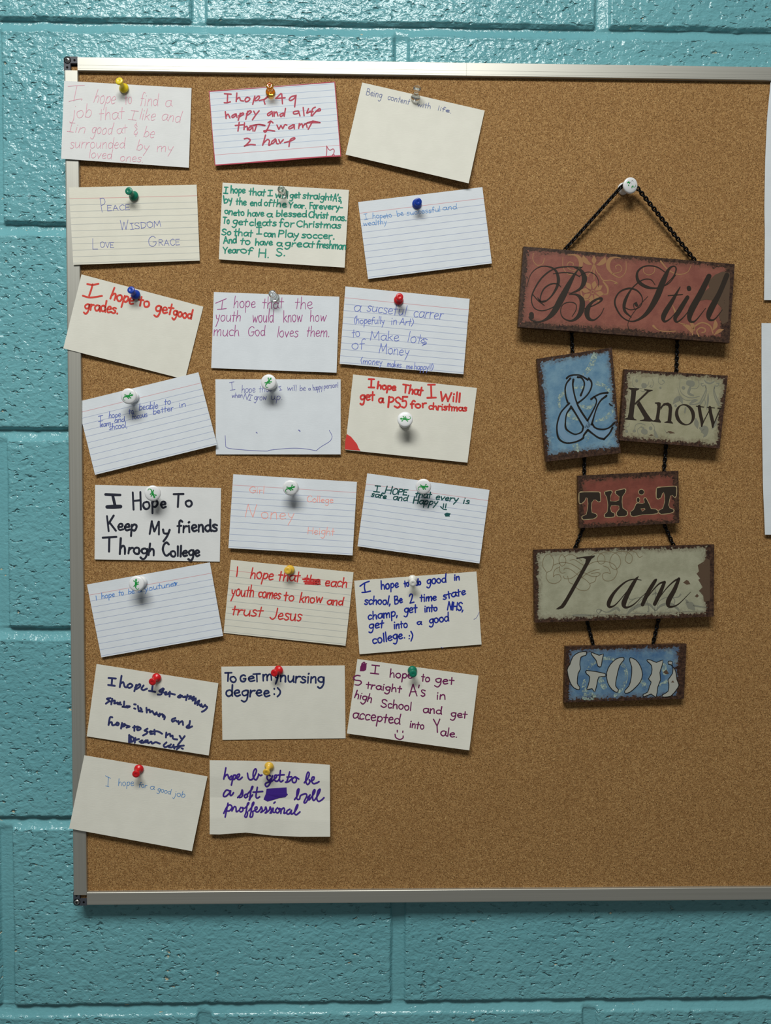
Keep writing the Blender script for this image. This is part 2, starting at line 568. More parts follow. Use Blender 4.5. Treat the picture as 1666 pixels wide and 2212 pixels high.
glyph('B', 92, "10,170 8,0", "10,168 65,165 75,130 55,95 12,88", "12,88 75,80 85,40 60,3 8,0")
glyph('C', 100, "95,145 65,170 25,145 6,85 25,20 60,0 98,25")
glyph('D', 96, "10,170 8,0", "8,168 65,150 92,90 65,15 8,0")
glyph('E', 85, "10,168 8,0", "10,168 80,165", "9,88 65,88", "8,2 82,5")
glyph('F', 78, "10,168 8,0", "8,168 78,170", "9,92 62,92")
glyph('G', 110, "95,145 60,170 20,140 5,80 25,15 70,2 100,40 100,75", "102,75 60,72")
glyph('H', 100, "10,170 8,0", "92,170 92,0", "8,85 92,88")
glyph('I', 64, "31,168 31,2", "2,168 62,170", "0,2 64,2")
glyph('J', 84, "68,170 66,50 45,4 18,0 0,25")
glyph('K', 95, "10,170 8,0", "88,165 12,80", "30,95 92,0")
glyph('L', 85, "12,170 8,5", "8,4 82,2")
glyph('M', 125, "8,0 20,170", "20,170 62,40", "62,40 105,170", "105,170 118,0")
glyph('N', 105, "8,0 14,170", "14,170 90,5", "90,5 95,170")
glyph('O', 105, "55,170 15,145 4,85 25,15 60,2 98,45 95,130 55,170")
glyph('P', 85, "10,170 8,0", "10,165 62,162 80,125 60,90 10,80")
glyph('R', 92, "10,170 8,0", "10,165 62,162 78,125 58,92 12,85", "30,85 88,0")
glyph('S', 92, "85,145 50,170 12,145 25,100 70,70 82,30 45,0 2,22")
glyph('T', 100, "50,168 50,0", "0,168 102,170")
glyph('V', 95, "5,170 48,2", "48,2 92,170")
glyph('W', 140, "5,170 35,3", "35,3 70,130", "70,130 102,3", "102,3 138,170")
glyph('Y', 95, "5,170 48,80", "92,170 48,80", "48,80 46,0")
glyph('2', 85, "8,130 35,168 72,145 60,85 8,4", "8,4 88,8")
glyph('4', 92, "58,170 4,70", "4,70 92,74", "66,150 62,0")
glyph('5', 85, "82,166 22,165", "22,165 16,98", "16,98 62,102 76,50 48,3 5,14")
glyph('.', 26, "12,2 14,5"); glyph(',', 26, "14,8 6,-30"); glyph('!', 30, "18,170 14,45", "12,2 13,6")
glyph(':', 26, "12,20 13,24", "12,85 13,89"); glyph("'", 22, "14,172 6,130"); glyph('-', 55, "6,55 48,57")
glyph('(', 42, "38,178 8,100 36,-15"); glyph(')', 42, "4,178 36,90 2,-20")
glyph('&', 85, "75,130 35,160 30,120 70,90 30,55 15,15 65,10 80,45", "55,185 52,150", "45,20 45,-25")


def write(mb, mapf, text, x0, y0, x1, y1, h, wd, rnd, slant=0.0):
    """one word: baseline from (x0, y0) to (x1, y1), x-height h, pen width wd"""
    tot = sum(G[c][0] if c in G else 40 for c in text) + 12 * (len(text) - 1)
    L = math.hypot(x1 - x0, y1 - y0) or 1.0
    ux, uy = (x1 - x0) / L, (y1 - y0) / L; vx, vy = uy, -ux
    kx, ky = L / tot, h / 100.0
    cur = 0.0
    for c in text:
        if c not in G:
            cur += 52; continue
        wch, st = G[c]
        jy = rnd.uniform(-5, 5); js = rnd.uniform(0.94, 1.06); sl = slant + rnd.uniform(-0.04, 0.04)
        for s in st:
            q = []
            for i, (gx, gy) in enumerate(s):
                gx += rnd.uniform(-3, 3); gy = gy * js + jy + rnd.uniform(-3, 3)
                a = (cur + gx) * kx + sl * gy * ky; b = gy * ky
                q.append((x0 + ux * a + vx * b, y0 + uy * a + vy * b, wd * rnd.uniform(0.86, 1.12)))
            ribbon(mb, q, mapf, 4 if len(q) > 2 else 1)
        cur += wch + 12


# ------------------------------------------------------------------ index cards
CARDS = [None] * 24
SCL = 320 / 1666.0
WHITE, COOL, CREAM, IVORY = (222, 224, 224), (218, 224, 230), (222, 220, 206), (222, 221, 210)
BLUE_LINE, GREY_LINE = (138, 152, 190), (158, 164, 166)
RULED = (0.146, 0.228, 0.0835, BLUE_LINE)
GRP = 'index cards pinned to the cork board'
MATS = {
    'white': mat_card('white card', WHITE), 'cool': mat_card('cool white card', COOL), 'ivory': mat_card('ivory card', IVORY),
    'cool_ruled': mat_card('ruled card', COOL, RULED), 'cream_ruled': mat_card('cream ruled card', CREAM, (0.146, 0.228, 0.0835, GREY_LINE)),
    'flip_ruled': mat_card('ruled card upside down', COOL, (0.14, 0.225, 0.083, (148, 168, 200)), True),
    'sheet': mat_card('copy paper', (214, 221, 226)),
}


class Surf:
    """a sheet given by four corners of the photo and their distances from the cork"""

    def __init__(s, corners, d, bend=None, edge=None):
        s.c, s.d, s.bend, s.edge = corners, d, bend, edge

    def depth(s, u, v):
        a, b, c, e = s.d; w_ = max(v, 0.0) ** 1.25
        r = (a * (1 - u) + b * u) * (1 - w_) + (e * (1 - u) + c * u) * w_
        return r + (s.bend(u, v) if s.bend else 0.0)

    def px(s, u, v):
        (x0, y0), (x1, y1), (x2, y2), (x3, y3) = s.c
        x = (1 - u) * (1 - v) * x0 + u * (1 - v) * x1 + u * v * x2 + (1 - u) * v * x3
        y = (1 - u) * (1 - v) * y0 + u * (1 - v) * y1 + u * v * y2 + (1 - u) * v * y3
        if s.edge:
            ex, ey = s.edge(u, v); x += ex; y += ey
        return x, y

    def on(s, x, y, eps=0.12):
        u, v = inv_bilerp(s.c, x, y)
        return P(x, y, s.depth(min(max(u, -.02), 1.02), min(max(v, -.02), 1.02)) + eps)

    def build(s, name, mat, th=0.28, nu=18, nv=12, uvmm=None, parent=None):
        ctr = P(*s.px(0.5, 0.5), s.depth(0.5, 0.5))
        base = Vector(ctr)
        if parent is not None:
            base = Vector(parent.location)
        vs_, fs_, uv = [], [], []
        n = (nu + 1) * (nv + 1)
        for back in (0, 1):
            for j in range(nv + 1):
                for i in range(nu + 1):
                    u, v = i / nu, j / nv
                    q = P(*s.px(u, v), s.depth(u, v))
                    if back: q = q + Vector((0, th * 0.001, 0))
                    vs_.append(q - base); uv.append((u * uvmm[0], v * uvmm[1]) if uvmm else (u, v))
        I = lambda b, i, j: b * n + j * (nu + 1) + i
        for j in range(nv):
            for i in range(nu):
                fs_.append((I(0, i, j), I(0, i, j + 1), I(0, i + 1, j + 1), I(0, i + 1, j)))
                fs_.append((I(1, i, j), I(1, i + 1, j), I(1, i + 1, j + 1), I(1, i, j + 1)))
        for i in range(nu):
            fs_.append((I(0, i, 0), I(0, i + 1, 0), I(1, i + 1, 0), I(1, i, 0)))
            fs_.append((I(0, i, nv), I(1, i, nv), I(1, i + 1, nv), I(0, i + 1, nv)))
        for j in range(nv):
            fs_.append((I(0, 0, j), I(1, 0, j), I(1, 0, j + 1), I(0, 0, j + 1)))
            fs_.append((I(0, nu, j), I(0, nu, j + 1), I(1, nu, j + 1), I(1, nu, j)))
        me = bpy.data.meshes.new(name); me.from_pydata([tuple(q) for q in vs_], [], fs_)
        lay = me.uv_layers.new(name='UVMap')
        for lp in me.loops:
            lay.data[lp.index].uv = uv[lp.vertex_index]
        me.update()
        o = link(name, me, mat, parent)
        if parent is None:
            o.location = base
        return o


def card(k, org, quad, d, mat, color, wd, label, words, extra=(), fills=(), ink_label=None, name='index_card', slant=0.0, fill_name=None, marks=(), bend=None, edge=None, nu=18, nv=12):
    """quad and words are read off a 320 x 240 px crop of the photo enlarged to 1666 px, org = its corner"""
    T = lambda x, y: (org[0] + x * SCL, org[1] + y * SCL)
    s = Surf([T(*q) for q in quad], d, bend, edge)
    o = s.build(name, MATS[mat], nu=nu, nv=nv)
    tag(o, label, 'note card', GRP)
    mf = lambda x, y: s.on(*T(x, y), 0.12 if bend is None else 0.3)
    slant = {1: .14, 8: .07, 10: .16, 11: .06, 15: .2, 16: .16, 17: .12, 9: .05, 22: .05, 5: .03}.get(k, slant)
    mb = MB(); rnd = random.Random(100 + k)
    for wline in [q for q in words.strip().split('\n') if q]:
        t, b, h = [q.strip() for q in wline.rsplit('|', 2)]
        sc = 1.0
        if '*' in h:
            h, sc = h.split('*'); sc = float(sc)
        x0, y0, x1, y1 = [float(q) for q in b.split(',')]
        write(mb, mf, t, x0, y0, x1, y1, float(h), wd * sc, rnd, slant)
    for e in extra:
        q = [(p[0], p[1], p[2] if len(p) > 2 else wd) for p in pts(e)]
        ribbon(mb, q, mf, 4)
    fb = MB() if fill_name else mb
    for f in fills:
        polyfill(fb, [[p[:2] for p in pts(f)]], mf)
    if fill_name: fb.build(fill_name, ink(color), o)
    h = mb.build('handwriting', ink(color), o)
    for e in marks:
        m2 = MB(); ribbon(m2, [(p[0], p[1], p[2] if len(p) > 2 else wd) for p in pts(e)], mf, 4); m2.build('pen_mark', ink(color), o)
    if ink_label: h['label'] = ink_label
    CARDS[k] = s
    return o


card(1, (120, 150), [(97, 128), (1530, 210), (1500, 1105), (62, 1003)], (4.6, 1.2, 2.2, 5.2), 'white', (212, 156, 172), 6,
     'white card in faint pink pencil overhanging the frame, under the bright yellow pin', """
hope|425,368,665,395|85
to|775,390,860,378|75
find|945,405,1150,408|80
a|1230,420,1305,415|70
job|175,545,405,535|85
that|485,570,770,550|80
I|815,565,905,575|65
like|940,560,1115,575|72
and|1185,570,1400,600|72
Iin|130,695,330,720|62
good|400,720,630,735|72
at|685,725,805,715|60
&|875,735,925,730|70
be|985,755,1105,770|72
surrounded|160,885,775,890|68
by|905,910,1045,920|65
my|1135,925,1320,925|62
loved|370,995,630,1005|58
ones.|720,1030,990,1045|56""",
     ["140,190 230,182 325,180", "240,186 222,270 205,355", "150,360 220,342 295,330 290,345"], ink_label='faint pink pencil handwriting')

card(2, (435, 150), [(85, 243), (1500, 137), (1572, 968), (157, 1080)], (1.5, 1.5, 6.5, 3.5), 'flip_ruled', (168, 62, 80), 16,
     'white lined card with dark red edges and writing, under the orange pin', """
""",
     ["260,272 335,278",
      "296,280 292,374",
      "258,374 292,374 326,364",
      "400,265 392,360",
      "394,338 428,314 442,348 475,354",
      "515,312 492,338 500,362 532,352 546,326 515,312",
      "602,300 578,392",
      "584,356 636,302 656,310 634,344 606,352",
      "652,350 716,332 756,300",
      "738,310 706,345 716,390",
      "896,270 838,326",
      "838,326 942,318",
      "905,275 913,385",
      "1056,294 1010,308 988,338 1008,350 1048,322 1060,296",
      "1066,290 1058,350 1050,420",
      "270,475 278,550",
      "275,532 300,502 322,545",
      "380,500 345,522 352,542 384,520 390,500",
      "392,500 402,540",
      "438,492 415,570",
      "420,522 460,490 476,502 430,532",
      "522,470 500,560",
      "506,500 542,465 562,478 520,514",
      "590,470 612,512",
      "650,465 612,512 575,566",
      "792,470 746,500 756,520 794,492",
      "800,480 802,526",
      "818,475 820,526",
      "820,502 845,476 862,522",
      "922,490 886,506 896,530 930,502",
      "947,438 932,526",
      "1088,466 1040,476 1042,500 1086,494 1096,470",
      "1096,475 1110,522",
      "1146,428 1156,520",
      "1206,440 1186,492 1226,470",
      "1190,482 1258,474",
      "1282,424 1250,446 1236,520",
      "1246,522 1290,472 1330,440 1338,462 1290,470",
      "382,630 470,622",
      "426,595 412,692",
      "486,600 480,676",
      "480,652 514,640 518,680",
      "562,640 530,662 540,682 576,652",
      "578,648 582,692",
      "622,626 600,692",
      "548,636 630,620 715,632",
      "752,598 780,580 806,600",
      "778,590 738,678 702,690 720,706 748,684 825,692",
      "850,625 872,672",
      "872,672 896,630",
      "896,630 916,665",
      "916,665 940,622 962,626",
      "1032,620 986,650 992,668 1030,650 1046,622",
      "1046,622 1046,668",
      "1102,608 1095,662",
      "1098,640 1130,610 1142,654",
      "1142,640 1176,608 1190,652",
      "1256,578 1202,672",
      "1160,616 1210,600 1335,598",
      "484,780 520,774 550,796 505,848 484,862",
      "484,862 550,844 606,848",
      "722,738 690,852",
      "692,838 740,790 766,802 758,854 790,835",
      "832,780 792,814 800,836 836,800",
      "840,790 848,832 866,836",
      "872,790 886,830",
      "886,830 922,790",
      "936,822 1010,802 1052,778 1040,768 1000,792 986,866",
      "590,632 650,618 715,628", "1190,600 1260,582 1335,598", "1405,970,9 1412,920,9 1410,860,9", "1410,862,9 1430,895,9 1450,908,9 1480,893,9 1495,910,9 1490,945,9",
      "1470,968,9 1488,952,9 1500,972,9", "88,247,10 800,196,8 1497,141,10", "1500,141,9 1535,560,8 1568,966,10", "1568,970,16 1250,990,14 900,1018,20 500,1050,12 160,1076,14", "155,1074,9 120,660,6 89,247,8"],
     ink_label='dark red marker handwriting')

card(3, (740, 160), [(222, 95), (1600, 410), (1420, 1228), (35, 905)], (1.0, 1.5, 6.5, 4.2), 'ivory', (108, 116, 150), 7,
     'unlined cream card tilted clockwise with one short pen line, right end of top row', """
Being|262,235,440,270|44
content|505,285,750,345|38
with|840,362,990,390|34
life.|1070,405,1225,440|28""", ["1170,412,14 1190,416,16"], ink_label='small blue grey pen handwriting')

card(4, (130, 380), [(97, 130), (1535, 98), (1570, 952), (148, 1000)], (4.6, 0.8, 2.5, 4.9), 'cream_ruled', (104, 112, 170), 6,
     'cream lined card reading PEACE WISDOM LOVE GRACE in blue pen', """
P|465,410,525,400|88
EACE|530,392,785,380|37
W|675,605,765,600|62
ISDOM|790,602,1135,570|40
L|362,825,425,822|68
OVE|448,805,605,805|36
G|993,795,1085,790|68
RACE|1110,785,1345,775|40""", ink_label='blue pen capital letters')

card(5, (455, 370), [(135, 127), (1557, 210), (1508, 1083), (93, 990)], (1.0, 1.2, 4.8, 3.0), 'ivory', (36, 132, 112), 15,
     'white card packed with seven lines of green marker, under a grey clear pin', """
I|148,248,190,250|42
hope|222,245,390,245|44
that|430,265,615,275|44
I|645,275,695,275|36
will|725,295,870,305|44
get|890,300,1010,300|42
straight|1035,305,1370,325|42
A's,|1375,335,1475,340|50
by|150,362,250,345|44
the|285,375,400,380|44
end|445,385,570,390|42
of|600,385,680,390|40
the|690,390,850,405|44
Year.|875,410,1075,420|40
For|1115,420,1210,420|42
every-|1220,425,1490,430|40
one|152,470,290,500|40
to|305,500,380,495|42
have|415,505,600,505|42
a|630,510,690,515|40
blessed|735,505,1080,515|40
Christ|1100,520,1320,530|42
mas.|1350,552,1530,555|42
To|135,585,210,590|40
get|245,590,410,610|45
cleats|435,610,740,615|42
for|770,620,940,625|46
Christmas|965,625,1465,640|42
So|125,715,230,715|40
that|260,720,470,735|45
I|515,705,575,705|45
can|600,735,730,740|42
Play|760,735,990,745|44
soccer.|1025,745,1395,765|44
And|145,812,290,805|44
to|335,820,445,825|42
have|500,830,695,830|42
a|740,835,800,845|42
great|835,840,1165,860|45
freshman|1190,858,1520,880|46
Year|135,920,325,920|42
of|330,915,465,935|42
H.|535,965,660,970|56
S.|735,950,840,950|52""", ink_label='green marker handwriting')

card(6, (760, 385), [(72, 268), (1470, 100), (1577, 957), (183, 1133)], (1.0, 0.8, 3.2, 3.0), 'cool_ruled', (92, 142, 198), 6,
     'lined white card in light blue pen under the dark blue pin, third column', """
I|145,468,185,462|36
hope|235,450,385,450|34
to|395,450,455,430|32
be|512,430,585,415|34
successful|620,418,1000,372|33
and|1025,360,1185,345|33
wealthy|130,535,395,515|32""", ink_label='light blue pen handwriting')

card(7, (130, 585), [(240, 40), (1610, 403), (1405, 1222), (35, 872)], (4.0, 0.8, 1.4, 4.6), 'ivory', (200, 66, 55), 21,
     'cream card tilted clockwise over the frame with red marker about grades', """
hope|560,310,820,385|72
to|875,390,1000,410|62
get|1065,455,1260,490|72
good|1265,500,1475,545|58
grades.|270,430,650,485|66""",
     ["305,148 365,158 430,145", "365,152 348,215 326,278", "255,280 340,300 470,282"], ink_label='red marker handwriting')

card(8, (440, 600), [(115, 160), (1527, 213), (1495, 1068), (85, 1015)], (1.0, 1.0, 2.6, 2.0), 'cool', (156, 74, 130), 8,
     'white unlined card with three lines of neat magenta pen, under a clear pin', """
hope|335,335,580,335|72
that|660,345,895,345|72
the|1025,350,1225,350|75
youth|130,490,415,490|72
would|545,500,785,500|78
know|895,500,1110,490|75
how|1195,490,1375,490|70
much|110,655,400,655|70
God|495,655,690,655|66
loves|825,665,1060,665|66
them.|1155,660,1415,665|70""", ["135,285 195,260 255,235", "215,258 208,300 203,352", "155,355 205,352 255,345"], ink_label='magenta pen handwriting')

card(9, (720, 600), [(137, 97), (1535, 237), (1465, 1085), (72, 967)], (1.2, 1.0, 3.4, 3.2), 'cool_ruled', (102, 116, 188), 7,
     'lined white card about a career and money in blue pen, under the small red pin', """
a|228,375,305,385|72
sucseful|375,375,815,430|66
carrer|900,440,1235,470|68
(hopefully|230,515,575,520|46
in|650,525,715,525|50
Art)|745,525,900,540|46
to|210,665,300,665|56
Make|410,700,740,710|60
lots|830,720,1050,755|64
of|205,805,355,800|64
Money|510,850,850,880|64
(money|305,965,550,980|40
makes|605,1000,765,1010|40
me|820,1020,890,1025|32
happy!!)|910,1030,1125,1040|40""", ["1020,680 985,720 1040,735 1000,765"], ink_label='blue pen handwriting')

card(10, (155, 800), [(60, 355), (1425, 22), (1635, 838), (262, 1175)], (1.2, 3.6, 5.0, 3.6), 'cool_ruled', (88, 104, 178), 6.8,
     'lined white card steeply tilted up to the right, leftmost gecko pin on it', """
I|300,578,350,568|36
hope|415,540,550,525|40
to|640,495,695,485|38
beable|755,450,970,425|42
to|1040,390,1115,380|38
learn|315,640,440,620|34
and|480,590,595,575|34
focous|680,555,850,520|34
better|915,500,1145,450|38
in|1210,425,1285,405|34
shcool,|420,670,625,640|36""", ink_label='blue pen handwriting')

card(11, (450, 790), [(80, 152), (1490, 152), (1490, 997), (85, 997)], (1.0, 1.0, 3.0, 1.2), 'cool', (108, 110, 168), 6,
     'upright white unlined card with a wide thin drawn smile and two dots', """
I|245,280,300,270|54
hope|375,305,530,300|48
that|570,300,720,290|44
I|800,280,830,270|24
will|885,275,990,285|38
be|1030,285,1095,280|38
a|1125,275,1150,275|24
happy|1180,278,1285,262|36
person!|1300,258,1465,240|32
when|265,360,385,355|30
NI|390,372,480,395|40
grow|515,385,655,385|40
up.|705,385,835,385|48""",
     ["190,785 197,910", "197,910 240,930 420,948 650,960 700,948 920,928 1070,932 1215,955", "1215,955 1270,910 1360,855 1390,815 1390,780 1360,725",
      "538,748,9 550,757,9", "1018,724,12 1032,736,12"], ink_label='thin blue pen handwriting and smile')

card(12, (730, 790), [(172, 98), (1565, 250), (1458, 1090), (80, 945)], (1.0, 1.0, 3.0, 2.6), 'ivory', (196, 58, 54), 21,
     'cream card with red marker writing and a red coloured lower left corner', """
I|345,245,410,245|54
hope|440,255,650,280|46
That|725,300,945,335|54
I|1010,362,1100,362|82
Will|1145,390,1375,410|58
get|250,390,410,385|62
a|455,415,510,415|50
PS5|560,465,780,475|72
for|815,475,995,470|46
christmas|1020,490,1450,510|42*0.85""",
     fills=["84,850 100,768 150,800 215,880 235,930 255,955 80,942"], fill_name='coloured_corner', ink_label='red marker handwriting')

card(13, (180, 1010), [(133, 195), (1550, 230), (1535, 1058), (127, 1032)], (0.8, 0.8, 1.0, 2.0), 'white', (36, 39, 52), 24,
     'white card with large bold black marker writing about friends and college', """
H|555,470,655,465|110
o|670,470,750,470|82
p|765,445,840,445|78
e|870,455,930,455|72
T|1010,445,1120,445|84
o|1145,440,1225,440|72
K|280,715,370,705|104
eep|385,700,600,715|72
M|740,745,860,750|84
y|885,770,975,770|74
friends|1060,725,1505,715|74
T|215,945,365,940|94
h|400,965,475,970|92
rogh|500,965,800,985|72
C|895,1000,975,995|84
ollege|980,1000,1310,995|64""",
     ["250,302,30 330,306,32 415,308,28", "332,320,32 355,420,34", "268,442,40 340,440,46 418,438,42"], ink_label='black marker handwriting')

card(14, (480, 1000), [(125, 127), (1517, 213), (1467, 1040), (70, 957)], (1.2, 1.0, 6.5, 4.0), 'cool_ruled', (240, 158, 146), 6.5,
     'lined white card with faint orange words scattered on it, gecko pin at its top', """
Girl|305,335,475,345|44
College|950,440,1250,450|40
oney|435,622,810,640|74
Height|960,800,1260,815|48""", ["262,606 276,530 293,464", "293,464 318,540 346,610", "346,610 366,540 388,468"], ink_label='faint orange pencil words')

card(15, (760, 1000), [(175, 117), (1550, 303), (1437, 1130), (65, 937)], (1.0, 1.0, 6.0, 4.2), 'cool_ruled', (26, 78, 78), 13,
     'lined white card with two lines of dark teal ink, rightmost card under a gecko pin', """
I|245,325,310,330|42
H|365,345,440,350|48
OPE|450,352,620,362|38
that|710,385,890,395|42
every|940,410,1190,435|40
is|1250,455,1320,460|40
safe|215,375,385,405|34
and|460,415,625,425|38
Happy|685,455,960,475|42""", ["1035,460 1030,500", "1062,460 1055,505", "1000,492 1030,518 1065,525"],
     ["1040,575 1070,558 1115,570 1100,590 1105,602 1055,603"], fill_name='ink_blot', ink_label='dark teal marker handwriting')

card(16, (175, 1195), [(67, 352), (1450, 103), (1598, 930), (228, 1172)], (1.0, 1.5, 5.0, 2.8), 'cool_ruled', (84, 132, 200), 7.5,
     'lined white card tilted upwards to the right with a single line of bright blue pen', """
hope|230,515,380,485|36
to|425,475,480,468|34
be|530,462,600,450|32
a|640,440,680,435|26
youtuner|715,430,1085,362|34""", ["168,480 175,528", "1050,330,16 1070,345,18 1062,358,12"], ink_label='bright blue pen handwriting')

card(17, (470, 1190), [(150, 100), (1530, 240), (1440, 1067), (68, 922)], (0.8, 0.8, 2.2, 1.0), 'cream_ruled', (194, 56, 54), 15,
     'cream lined card with three lines of red pen and one crossed out word', """
hope|365,305,620,330|70
that|680,330,920,345|68
the|970,365,1150,380|60
each|1205,395,1455,410|60
youth|150,505,405,515|72
comes|455,520,705,540|62
to|745,560,860,560|60
know|920,575,1175,585|60
and|1230,600,1410,610|52
trust|155,715,500,740|68
Jesus|590,765,940,785|72""", ["225,180 222,240 215,285", "960,318,18 1060,325,20 1150,328,18", "975,345,20 1060,352,24 1150,350,22", "985,370,16 1080,372,20 1155,375,16"], ink_label='red pen handwriting')

card(18, (750, 1200), [(80, 283), (1455, 180), (1513, 1000), (140, 1110)], (0.8, 0.8, 2.0, 2.2), 'ivory', (28, 44, 142), 16,
     'white card with five lines of dark blue marker, under the white pin', """
hope|380,380,580,358|54
to|645,355,695,345|42
do|770,335,830,330|40
good|895,325,1115,298|54
in|1205,280,1265,275|40
school,|195,550,490,550|52
Be|535,545,625,530|50
2|705,540,750,530|62
time|820,520,1005,505|48
state|1080,495,1335,435|48
champ,|235,725,570,680|52
get|640,650,785,640|54
into|870,635,1015,625|46
NHS,|1125,612,1305,622|52
get|245,825,410,812|54
into|525,825,680,805|48
a|785,775,835,775|34
good|925,765,1145,735|52
college.|290,995,655,925|56
:)|690,950,745,945|52""",
     ["145,345 195,310 248,290", "198,318 195,360 205,410", "168,415 210,412 262,400", ], marks=["1425,718,4 1455,700,4 1488,635,4", "1055,1030,4 1080,1042,4"], ink_label='dark blue marker handwriting', slant=0.1)

card(19, (175, 1410), [(175, 127), (1545, 343), (1437, 1155), (65, 940)], (0.8, 1.6, 3.8, 1.6), 'ivory', (46, 52, 98), 22,
     'off white card with four sloping lines of thick navy marker, under a red pin', """
""",
     ["310,284 392,290",
      "350,290 344,368",
      "306,362 380,372",
      "456,260 436,386",
      "440,352 474,330 490,378 508,390",
      "552,348 520,374 544,396 580,370 552,348",
      "622,360 600,432",
      "608,392 658,352 664,380 620,410",
      "704,368 680,404 702,420 742,404",
      "806,362 798,432",
      "765,428 835,440",
      "922,400 880,430 905,440 932,408",
      "930,410 902,466 864,470",
      "936,450 962,440 946,470 980,464",
      "1000,438 996,492",
      "984,452 1056,470",
      "1116,474 1088,498 1118,502 1132,480 1150,500 1172,490",
      "1198,474 1182,532",
      "1168,500 1240,488 1214,520",
      "1240,520 1272,490 1254,542 1292,510 1280,572",
      "1288,572 1332,535 1310,588",
      "1330,580 1346,602",
      "1354,578 1370,612 1396,585",
      "1398,598 1420,612 1395,645 1360,664",
      "332,510 290,518 318,540 280,572",
      "352,518 340,580",
      "328,548 382,538 372,570 412,560",
      "442,558 410,576 452,582",
      "486,548 480,604 458,604 502,612",
      "510,600 552,604 520,616",
      "598,580 616,582",
      "598,626 612,630",
      "640,598 652,652 682,640 668,620",
      "650,656 690,662",
      "736,620 740,672",
      "740,652 770,640 776,672 800,654 816,682",
      "852,670 824,696 860,690 872,712",
      "886,684 880,716",
      "884,702 916,690 922,722",
      "928,700 944,720 936,748",
      "1062,734 1024,750 1030,776 1062,760 1082,776",
      "1096,768 1100,802",
      "1100,792 1140,770 1148,812",
      "1226,768 1214,842",
      "1220,805 1186,836 1212,846 1250,828",
      "352,726 326,728 310,812",
      "314,790 345,780 352,815 382,810",
      "412,784 390,804 414,816 426,796 406,784",
      "462,790 450,852",
      "455,812 492,800 490,822 462,832",
      "506,816 548,830 512,842",
      "602,822 600,878",
      "585,840 640,830",
      "656,838 630,856 640,872 672,856 656,838",
      "748,854 714,876 746,886 738,908 698,930",
      "770,890 792,880 780,912 810,910",
      "826,866 830,918",
      "800,886 862,884 912,910",
      "960,898 955,952",
      "960,930 1000,910 1006,942 1030,930 1036,966 1082,975",
      "1110,934 1126,962",
      "1166,938 1130,985 1090,1036",
      "542,924 540,1002",
      "540,930 592,960 582,996 540,1006",
      "560,950 562,985",
      "612,958 605,1012",
      "608,982 652,970",
      "658,1000 692,984 670,1010 702,1012",
      "732,984 704,1006 742,1006",
      "750,984 756,1016 790,1000 800,1022 840,1006 886,1022",
      "962,1008 930,1040 946,1062 988,1045",
      "1012,1030 985,1060 1026,1062 1042,1034",
      "1040,1040 1050,1078",
      "1048,1062 1122,1048 1076,1086",
      "1132,1074 1146,1080",
      "1090,1052 1156,1044"], ink_label='thick navy marker handwriting')

card(20, (460, 1410), [(95, 157), (1483, 143), (1493, 962), (107, 980)], (0.8, 0.8, 1.0, 1.0), 'ivory', (36, 46, 88), 20,
     'straight off white card with two lines of navy marker about a degree', """
T|135,320,205,320|58
o|195,330,265,330|66
G|305,325,375,325|44
e|395,320,470,320|56
T|460,325,535,320|50
m|560,315,665,310|66
y|690,305,745,300|60
nursing|755,325,1250,345|68
degree|140,490,640,490|70""", ["690,403 691,407", "690,463 691,467", "728,395 757,430 752,465 726,493"], ink_label='navy marker handwriting')

card(21, (740, 1400), [(168, 123), (1530, 310), (1427, 1150), (50, 960)], (1.0, 1.0, 7.0, 5.0), 'ivory', (104, 30, 80), 14,
     'white card in maroon ink with a small smiley, under a green pin', """
I|320,280,405,290|54
hope|530,325,785,345|52
to|885,370,980,380|50
get|1040,390,1250,410|52
S|140,430,230,405|64
traight|265,450,660,500|48
A's|750,545,930,540|74
in|1055,575,1160,580|52
high|130,555,325,615|50
School|430,660,775,705|54
and|905,725,1115,745|50
get|1215,770,1400,790|48
accepted|110,785,645,860|64
into|755,890,915,915|48
Y|1030,952,1105,950|86
ale.|1100,985,1290,1005|54""", ["617,925 617,943", "680,933 678,947", "592,970 600,1005 645,1028 680,1010 683,988", "215,180,12 245,158,12 262,200,20", "272,172,10 262,190,10"],
     ["195,260 200,210 215,180 240,170 265,185 270,215 265,245 240,260"], ink_label='maroon pen handwriting')

card(22, (140, 1610), [(220, 113), (1605, 350), (1430, 1190), (48, 935)], (4.6, 2.0, 7.0, 6.4), 'ivory', (84, 134, 188), 6.5,
     'off white bottom left card overhanging the frame with one curved thin blue line', """
hope|600,455,775,455|44
for|830,470,920,480|34
a|955,495,1005,500|38
good|1040,515,1190,552|32
job|1225,570,1350,590|38""", ["458,342 480,355 515,370", "490,356 485,460", "460,455 495,465"], ink_label='thin blue pen handwriting')


def crumple(u, v):
    t = 1.6 * math.sin(u * 7.5 + 0.6) * (0.35 + 0.9 * v) - 1.4 * max(0.0, 1 - abs(v - 0.5) / 0.28) + 2.2 * max(0.0, 1 - abs(u - 0.75) / 0.22) * v
    return t + 1.0 * max(0.0, u - 0.6) * 5 * v


def crumple_edge(u, v):
    a = -2.6 * math.sin(math.pi * u) * (1 - v)
    b = (-5.2 * max(0.0, 1 - abs(u - 0.3) / 0.22) + 1.5 * max(0, 1 - abs(u - .75) / .25)) * v
    return 0.0, a + b


